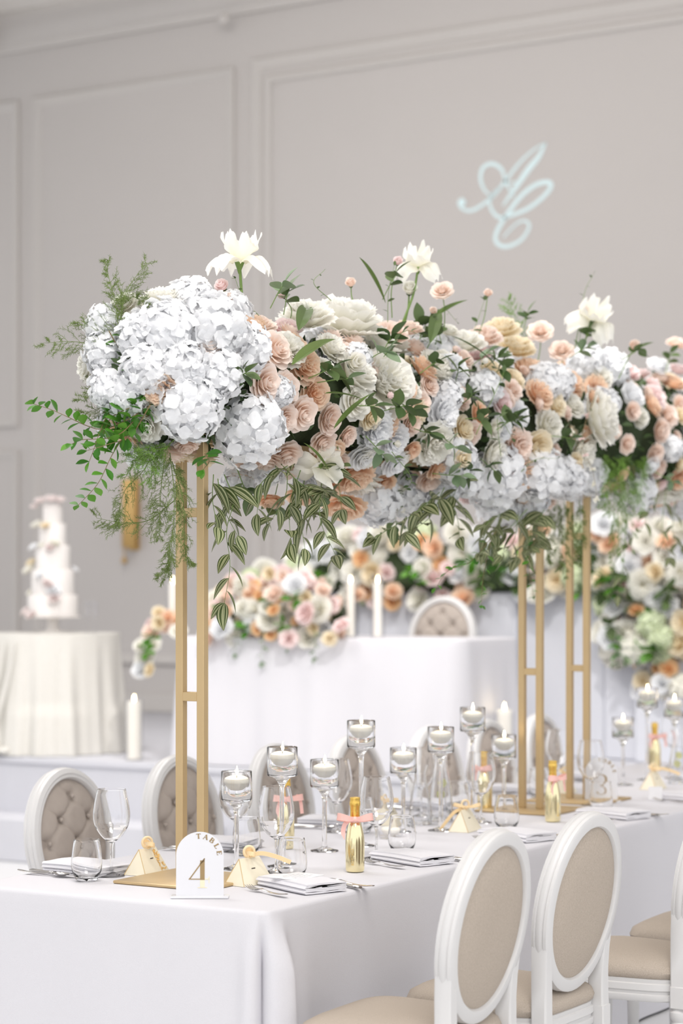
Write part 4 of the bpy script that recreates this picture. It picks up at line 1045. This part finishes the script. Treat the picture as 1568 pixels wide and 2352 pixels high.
# asparagus fern
for pts, kw in [([(330, 900), (280, 800), (265, 700), (240, 600)], {}), ([(275, 740), (290, 670), (335, 605)], {}), ([(300, 860), (240, 800), (170, 785), (100, 788)], {}), ([(265, 690), (300, 680), (345, 700)], dict(bl=.05)), ([(270, 800), (220, 770), (180, 740)], {}),
                ([(330, 890), (260, 870), (190, 920)], {}), ([(330, 900), (250, 890), (215, 870)], {}), ([(360, 930), (260, 930), (195, 950)], {}),
                ([(360, 1020), (330, 1080), (285, 1130), (272, 1200)], dict(droop=.5)), ([(370, 1030), (350, 1050), (300, 1060)], dict(m='fern_bright')), ([(380, 1030), (330, 1040), (290, 1090)], dict(m='fern_bright')), ([(390, 1040), (400, 1140), (395, 1240), (380, 1330)], dict(droop=.5, bl=.06)), ([(395, 1060), (420, 1150), (425, 1260), (440, 1290)], dict(droop=.5, bl=.05)), ([(400, 1150), (340, 1195), (280, 1200), (222, 1190)], {}), ([(380, 1040), (370, 1120), (365, 1230)], dict(droop=.5)), ([(370, 1040), (340, 1060), (300, 1040)], dict(m='fern_bright')), ([(390, 1250), (385, 1290), (365, 1325)], dict(bl=.04, droop=.5)), ([(400, 1010), (360, 1050), (345, 1100)], dict(m='fern_bright'))]:
    fern([nr(x, y, 5.93+RND.uniform(-.06, .08)) for x, y in pts], FR1, **dict(dict(bl=.075, dens=1.2), **kw))
fern([on_x(x, y, -.6) for x, y in [(1205, 790), (1190, 740), (1165, 690)]], FR1, bl=.08, m='fern_bright')
for x0, x1, y1 in [(1265, 1262, 1290), (1280, 1285, 1310), (1295, 1300, 1330), (1310, 1320, 1290), (1330, 1335, 1300)]:
    fern([on_x(x, y, -.45+RND.uniform(-.1, .1)) for x, y in [(x0, 1150), ((x0+x1)/2, (1150+y1)/2), (x1, y1)]], FR1, 'fern_green', .05, .02, .02, .8)
for pts in [[(1370, 900), (1335, 1010), (1360, 1080), (1372, 1150)], [(1300, 960), (1330, 1030)]]:
    P = [on_x(x, y, -.25) for x, y in pts]; s = vine(P, 'sage', .016, .06, FR1, 'blossom_twig', 'stem_brown', .0014, tips=False)
    for i in range(7): q = P[0].lerp(P[-1], RND.random()); 
    for q in catmull(P, 4)[2::2]: flower('blossom', RND.choice((K_, I_)), q+Vector((RND.uniform(-.01, .01), 0, .004)), (RND.uniform(-1, 1), -.8, .6), .016, FR1)

B2 = Body(-.53, 2.29, .21, .27, 3.05, 5.15, .22)
FR2 = thing('floral_runner', (-.53, 3.17, STOP), 'runner of pink and white roses with hanging fern above table 3 sign', 'flower arrangement', group='floral runners on gold stands')
FR2['label'] = 'runner of pink and white roses with long green fern hanging down'
core(B2, FR2); filler(B2, FR2, 900)
place(B2, FR2, [(1452, 908, RO, W_, 64), (1375, 868, PE, I_, 66), (1503, 912, RO, K_, 58), (1532, 955, RO, B_, 56), (1518, 990, GA, B_, 60), (1505, 1042, GA, B_, 50), (1440, 1020, RO, B_, 46), (1447, 855, GA, K_, 52), (1512, 840, RO, W_, 52), (1552, 790, RO, B_, 46), (1558, 850, GA, K_, 54), (1400, 830, HY, W_, 60), (1470, 960, PE, I_, 50), (1560, 1100, GA, P_, 56), (1500, 1150, GA, P_, 52), (1450, 1160, GA, P_, 50), (1540, 1030, HY, W_, 60)])
fillup(B2, FR2, 150, PAL+[(RO, K_, .045), (RO, W_, .045), (GA, B_, .04)], .48, 8000)
for _ in range(26):
    p, n = B2.rand(); sprig(p+n*.05, n, RND.choice(('rose', 'rose', 'sage')), .042, FR2, 4)
for x0, x1, y1 in [(1385, 1390, 1180), (1400, 1405, 1230), (1415, 1425, 1280), (1430, 1440, 1200), (1445, 1450, 1260), (1460, 1470, 1180), (1480, 1500, 1150), (1440, 1460, 1130), (1395, 1380, 1160), (1420, 1400, 1300)]:
    fern([on_x(x, y, -.35+RND.uniform(-.12, .05)) for x, y in [(x0-8, 1050), (x0+12, 1075), ((x0+x1)/2+8, (1060+y1)/2), (x1, y1)]], FR2, 'fern_bright', .06, .020, .016, .8, .75)
for pts in [[(1500, 1120), (1480, 1200), (1440, 1250)], [(1530, 1120), (1520, 1220), (1540, 1280)], [(1440, 1180), (1430, 1300), (1420, 1370)], [(1450, 1040), (1440, 1080), (1430, 1110)], [(1550, 1150), (1545, 1230), (1565, 1260)]]:
    vine([on_x(x, y, -.4) for x, y in pts], 'stripe', .075, .04, FR2, 'striped_vine', 'stem_green', .0016, .5)

# ------------------------------------------------------------------ stage: head table, cake, backdrop
HX0, HX1, HY0, HY1, HZ = -4.12, -2.20, STY+.07, STY+.82, STZ+.75
def hoff(p, n, s, t): return t*(.035+.016*math.sin(9*s)+.010*math.sin(21*s+1)+.006*math.sin(37*s))
ht = thing('head_table', ((HX0+HX1)/2, (HY0+HY1)/2, STZ), 'small head table in a floor-length white cloth on the stage', 'table')
put('tablecloth', drape(HX0, HX1, HY0, HY1, HZ, STZ+.006, .10, .015, hoff, 18, .02), 'cloth', ht, -ht.location)
put('table_top', MB().bbox((0, 0, .72), (HX1-HX0-.06, .66, .03), .005), 'chair_paint', ht)
hc = dup(ch, (0, 0, 0), 0, 'white oval chair with tufted back behind the head table'); hc.location = (on_y(1022, 1450, HY1+.56).x, HY1+.30, STZ); hc.rotation_euler = (0, 0, PI)
if 'group' in hc: del hc['group']
def cyl_candle(p, R, H, gh, cr, ch_, label, name='hurricane_candle', grp='cylinder candles on the stage'):
    t = thing(name, p, label, 'candle', group=grp)
    put('glass_cylinder', MB().lathe([(0, 0), (R, 0), (R, gh), (R-.003, gh), (R-.003, .006), (0, .006)], 28), 'clear_glass', t)
    put('candle', MB().lathe([(0, .007), (cr, .007), (cr, ch_), (cr*.8, ch_+.002), (0, ch_-.004)], 24), 'wax', t)
    put('flame', once('fl', flame_me), 'flame', t, (0, 0, ch_), scale=1.25)
def on_st(px, py): return on_z(px, py, STZ)
for px, yb, lab in [(805, 1462, 'next to the white roses'), (867, 1462, 'nearer the oval chair'), (397, 1462, 'end by the cake')]:
    q = on_y(px, yb, HY0+.18); cyl_candle((q.x, HY0+.18, HZ+.002), .042, 0, .36, .024, .31, 'white taper in a glass tube on the head table '+lab, 'tube_candle', 'tube candles on the head table')
for px, yt, Y, H, lab in [(308, 1612, STY+.12, .27, 'between cake table and head table'), (1040, 1575, STY+.5, .32, 'beside the head table, lower one'), (1118, 1542, STY+.75, .42, 'beside the head table, tallest one'), (1158, 1632, STY+.35, .24, 'beside the gold posts, shortest one')]:
    q = on_y(px, yt, Y); cyl_candle((q.x, Y, STZ+.002), .055, 0, H+.10, .042, max(.12, q.z-STZ), 'white pillar candle in a glass cylinder on the stage '+lab)

# head table flowers
def cluster(name, label, cat, ptsR, pal, par=None, leaves=0, lk='rose'):
    o = thing(name, ptsR[0][0], label, cat); return o
HB = [HY0+.10]
hf = thing('head_table_flowers', (-3.5, HY0+.2, HZ), 'low bank of white and peach flowers along the head table', 'flower arrangement')
PB = [(RO, W_, .055), (PE, I_, .075), (PE, W_, .07), (RO, I_, .06), (GA, I_, .06), (PE, I_, .07), (GA, B_, .055), (GA, P_, .05), (RO, K_, .055), (GA, B_, .06), (RO, C_, .05), (PE, K_, .065), (RO, 'pet_orange', .04), (GA, C_, .05)]
placed.clear()
def scatter(par, region, n, pal, Yr, rmin=.55, face=(0.1, -1, .35), tries=3000):
    c = 0
    for _ in range(tries):
        if c >= n: break
        px, py = RND.uniform(region[0], region[2]), RND.uniform(region[1], region[3])
        if len(region) > 4 and not region[4](px, py): continue
        p = on_y(px, py, RND.uniform(*Yr)); kind, m, R = RND.choice(pal); R *= RND.uniform(.8, 1.15)
        if any((p-q).length < (R+r)*rmin for q, r in placed): continue
        flower(kind, m, p, Vector(face)+Vector((RND.uniform(-.6, .6), RND.uniform(-.3, .3), RND.uniform(-.5, .6))), R, par); placed.append((p, R)); c += 1
put('foam_base', MB().bbox((-.05, .06, .09), (.95, .2, .18), .04), 'foam_moss', hf)
scatter(hf, (470, 1312, 790, 1472, lambda x, y: y > 1465-155*math.sin(PI*min(1, max(0, (x-440)/370)))**.5), 100, PB, (HY0-.10, HY0+.22), .5)
scatter(hf, (345, 1405, 420, 1455), 10, PB, (HY0+.02, HY0+.2)); scatter(hf, (322, 1480, 350, 1540), 5, PB, (HY0-.01, HY0+.05))
for px, py in [(580, 1455), (655, 1440), (700, 1380), (520, 1400), (620, 1380), (350, 1470), (338, 1500)]:
    p = on_y(px, py, HY0-.02); sprig(p, (RND.uniform(-.5, .5), -1, .3), 'box', .06, hf, 4)
for px, y1 in [(540, 1500), (600, 1520), (660, 1490), (720, 1510)]:
    vine([on_y(px, 1440, HY0-.04), on_y(px+4, 1470, HY0-.07), on_y(px, y1, HY0-.045)], 'sage', .05, .03, hf)

# low white backdrop screen with a garland on top
BY = 7.0
bd = thing('backdrop_screen', (-2.0, BY, STZ), 'low white panelled screen under the flower garland on the stage', 'screen')
zt = 1.66
for i in range(9):
    x = -4.35+i*.58
    put('screen_panel', MB().bbox((x+2.0+.285, .03*(i % 2), (zt-STZ)/2), (.572, .06, zt-STZ), .012), 'backdrop_white', bd)
placed.clear()
gl = thing('flower_garland', (-2.0, BY, zt), 'wide garland of white and orange flowers over the white screen', 'flower arrangement')
PG = [(RO, W_, .085), (PE, I_, .10), (PE, I_, .09), (GA, 'pet_orange', .06), (GA, P_, .07), (HY, I_, .10), (HY, 'pet_lime', .09), (RO, K_, .06), (RO, I_, .08), (PE, I_, .09), (GA, C_, .08), (PE, I_, .09), (RO, W_, .08)]
put('foam_base', MB().bbox((.1, -.02, .1), (4.6, .14, .30), .05), 'foam_moss', gl)
scatter(gl, (560, 1215, 1420, 1385, lambda x, y: y > 1330-110*min(1, max(0, (x-560)/240)) and y < 1385-20*(x > 1100)), 120, PG, (BY-.16, BY+.02), .56)
def leafy(par, reg, n, Y, L, kinds=('rose', 'box')):
    for _ in range(n):
        p = on_y(RND.uniform(reg[0], reg[2]), RND.uniform(reg[1], reg[3]), Y+RND.uniform(-.06, .03)); sprig(p, (RND.uniform(-.7, .7), -1, RND.uniform(-.6, .6)), RND.choice(kinds), L*RND.uniform(.8, 1.2), par, 4, .05)
leafy(gl, (720, 1250, 1400, 1390), 16, BY-.12, .08)
placed.clear()
fp = thing('standing_flowers', (on_y(1500, 1500, BY-.1).x, BY-.1, STZ), 'tall white and orange flower pillar at the end of the screen', 'flower arrangement')
q0, q1 = on_y(1440, 1600, BY), on_y(1660, 1190, BY)
put('foam_base', MB().bbox((.12, .05, (q1.z-STZ)/2+.30), (.34, .16, q1.z-STZ-.60), .05), 'foam_moss', fp)
put('plinth', MB().bbox((.12, .05, .30), (.42, .24, .60), .01), 'backdrop_white', fp)
scatter(fp, (1370, 1190, 1600, 1590, lambda x, y: x > 1370+max(0, y-1430)*.75+10*math.sin(y*.05)), 85, PG, (BY-.30, BY-.08), .56)
leafy(fp, (1390, 1230, 1580, 1580), 14, BY-.26, .08)
for px, y0, y1 in [(1415, 1440, 1520), (1460, 1450, 1510), (1430, 1450, 1500)]:
    vine([on_y(px, y0, BY-.32), on_y(px-4, (y0+y1)/2, BY-.34), on_y(px+2, y1, BY-.33)], 'box', .07, .04, fp)

# cake table ---------------------------------------------------------
cp = at(115, 1448, 13.25); ctx, cty = cp.x, 5.84; CR = .44
ct = thing('cake_table', (ctx, cty, STZ), 'round cake table draped in gathered ivory satin', 'table')
def cake_cloth():
    mb = MB(); rs = []; N = 180
    for j in range(24):
        t = j/23
        if j < 3: k = (.6, .97, 1.0)[j]; z = .752-(0, 0, .006)[j]; A = 0
        else: k = 1+.012+.10*((j-3)/20); z = .745*(1-(j-3)/20)+.004; A = (j-3)/20
        ring = []
        for i in range(N):
            a = 2*PI*i/N; w_ = A*(.022*math.sin(17*a)+.012*math.sin(29*a+1.3)+.010*math.sin(7*a+.5))
            sw = .03*A*max(0, math.sin(a*2.5+.7))*(1 if A > .6 else 0)
            ring.append(Vector(((CR*k+w_+sw)*math.cos(a), (CR*k+w_+sw)*math.sin(a), z)))
        rs.append(ring)
    mb.rings(rs, cap=False); mb.f.append(tuple(range(N))[::-1]); return mb
put('tablecloth', cake_cloth(), 'satin', ct)
sw = MB()
for k in range(7):
    a0 = PI*1.02+k*.16; P = []
    for i in range(16):
        u_ = i/15; a = a0+.75*u_; r = CR*(1.02+.10*math.sin(PI*u_)+.04*k/7)+.02; P.append((r*math.cos(a), r*math.sin(a), .70-(.68-.02*k)*math.sin(PI*u_)**.8))
    sw.tube(P, [.012+.016*math.sin(PI*i/15) for i in range(16)], 8, .7)
put('swag', sw, 'satin', ct)
rn = random.Random(9); pu = MB()
for k in range(16):
    a = PI*1.05+k*.10; pu.sphere(((CR+.07+rn.uniform(-.02, .04))*math.cos(a), (CR+.07)*math.sin(a), .035), .035+.02*rn.random(), 10, 6, .65)
put('gathered_hem', pu, 'satin', ct)
put('table_top', MB().lathe([(0, .72), (CR-.02, .72), (CR-.02, .745), (0, .745)], 32), 'chair_paint', ct)
cs = put('cake_stand', MB().lathe([(0, 0), (.10, 0), (.10, .006), (.05, .012), (.036, .03), (.034, .085), (.06, .093), (.172, .096), (.176, .100), (.172, .105), (0, .105)], 36), 'icing', None, (ctx+.02, cty, STZ+.754), label='white pedestal stand under the wedding cake', cat='cake stand')
ck = thing('wedding_cake', (ctx+.02, cty, STZ+.754+.106), 'tall five-tier white wedding cake with blush sugar flowers', 'cake')
z = 0
for i, (r, h) in enumerate([(.158, .135), (.135, .16), (.110, .155), (.085, .14), (.062, .13)]):
    put('tier', MB().lathe([(0, z), (r-.004, z), (r, z+.004), (r, z+h-.008), (r-.003, z+h-.002), (r-.008, z+h), (0, z+h)], 36), 'icing', ck, (0, 0, 0))
    z += h
def cake_fl(dx, zz, R, m, kind=GA, out=0):
    v = Vector((dx, 0, 0)); r = [.158, .135, .110, .085, .062][min(4, [k for k in range(5) if zz < [.135, .295, .45, .59, 9][k]][0])]
    y = -math.sqrt(max(0, r*r-dx*dx)); p = Vector((dx, y, zz)); p += Vector((dx, y, 0)).normalized()*R*.45; n = Vector((dx, y, .15 if zz < .7 else .5))
    R0 = Matrix.Rotation(YAW, 3, 'Z'); flower(kind, m, ck.location+R0 @ p, R0 @ n, R, ck)
for a in [(-.06, .735, .045, 'pet_sugar'), (.0, .745, .05, 'pet_sugar'), (.04, .74, .045, 'pet_sugar'), (-.10, .70, .035, 'pet_sugar'), (-.085, .585, .045, I_), (-.03, .575, .035, C_), (-.05, .45, .03, I_), (.02, .465, .04, I_), (.0, .44, .035, 'pet_sugar'), (-.10, .44, .04, W_), (-.13, .30, .055, I_), (-.12, .34, .045, C_), (.13, .30, .03, W_), (-.02, .22, .03, 'pet_sugar'), (.02, .17, .05, W_), (.0, .20, .035, 'pet_sugar'), (.03, .12, .045, 'pet_sugar'), (-.135, .15, .03, I_), (-.15, .03, .04, 'pet_sugar'), (-.11, .01, .04, 'pet_sugar'), (.05, .15, .03, W_), (-.06, .26, .03, W_)]: cake_fl(*a)
for k, px in enumerate((200, 217)):
    q = on_y(px, 1440, cty-.1)
    put('champagne_flute', MB().lathe([(.026, 0), (.026, .002), (.006, .01), (.003, .02), (.003, .08), (.012, .10), (.022, .14), (.022, .20), (.0207, .20), (.0207, .14), (.010, .105), (0, .10)], 20), 'clear_glass', None, (q.x, cty-.1, STZ+.754), label='slim clear champagne flute beside the cake stand', cat='flute', group='pair of flutes on the cake table')
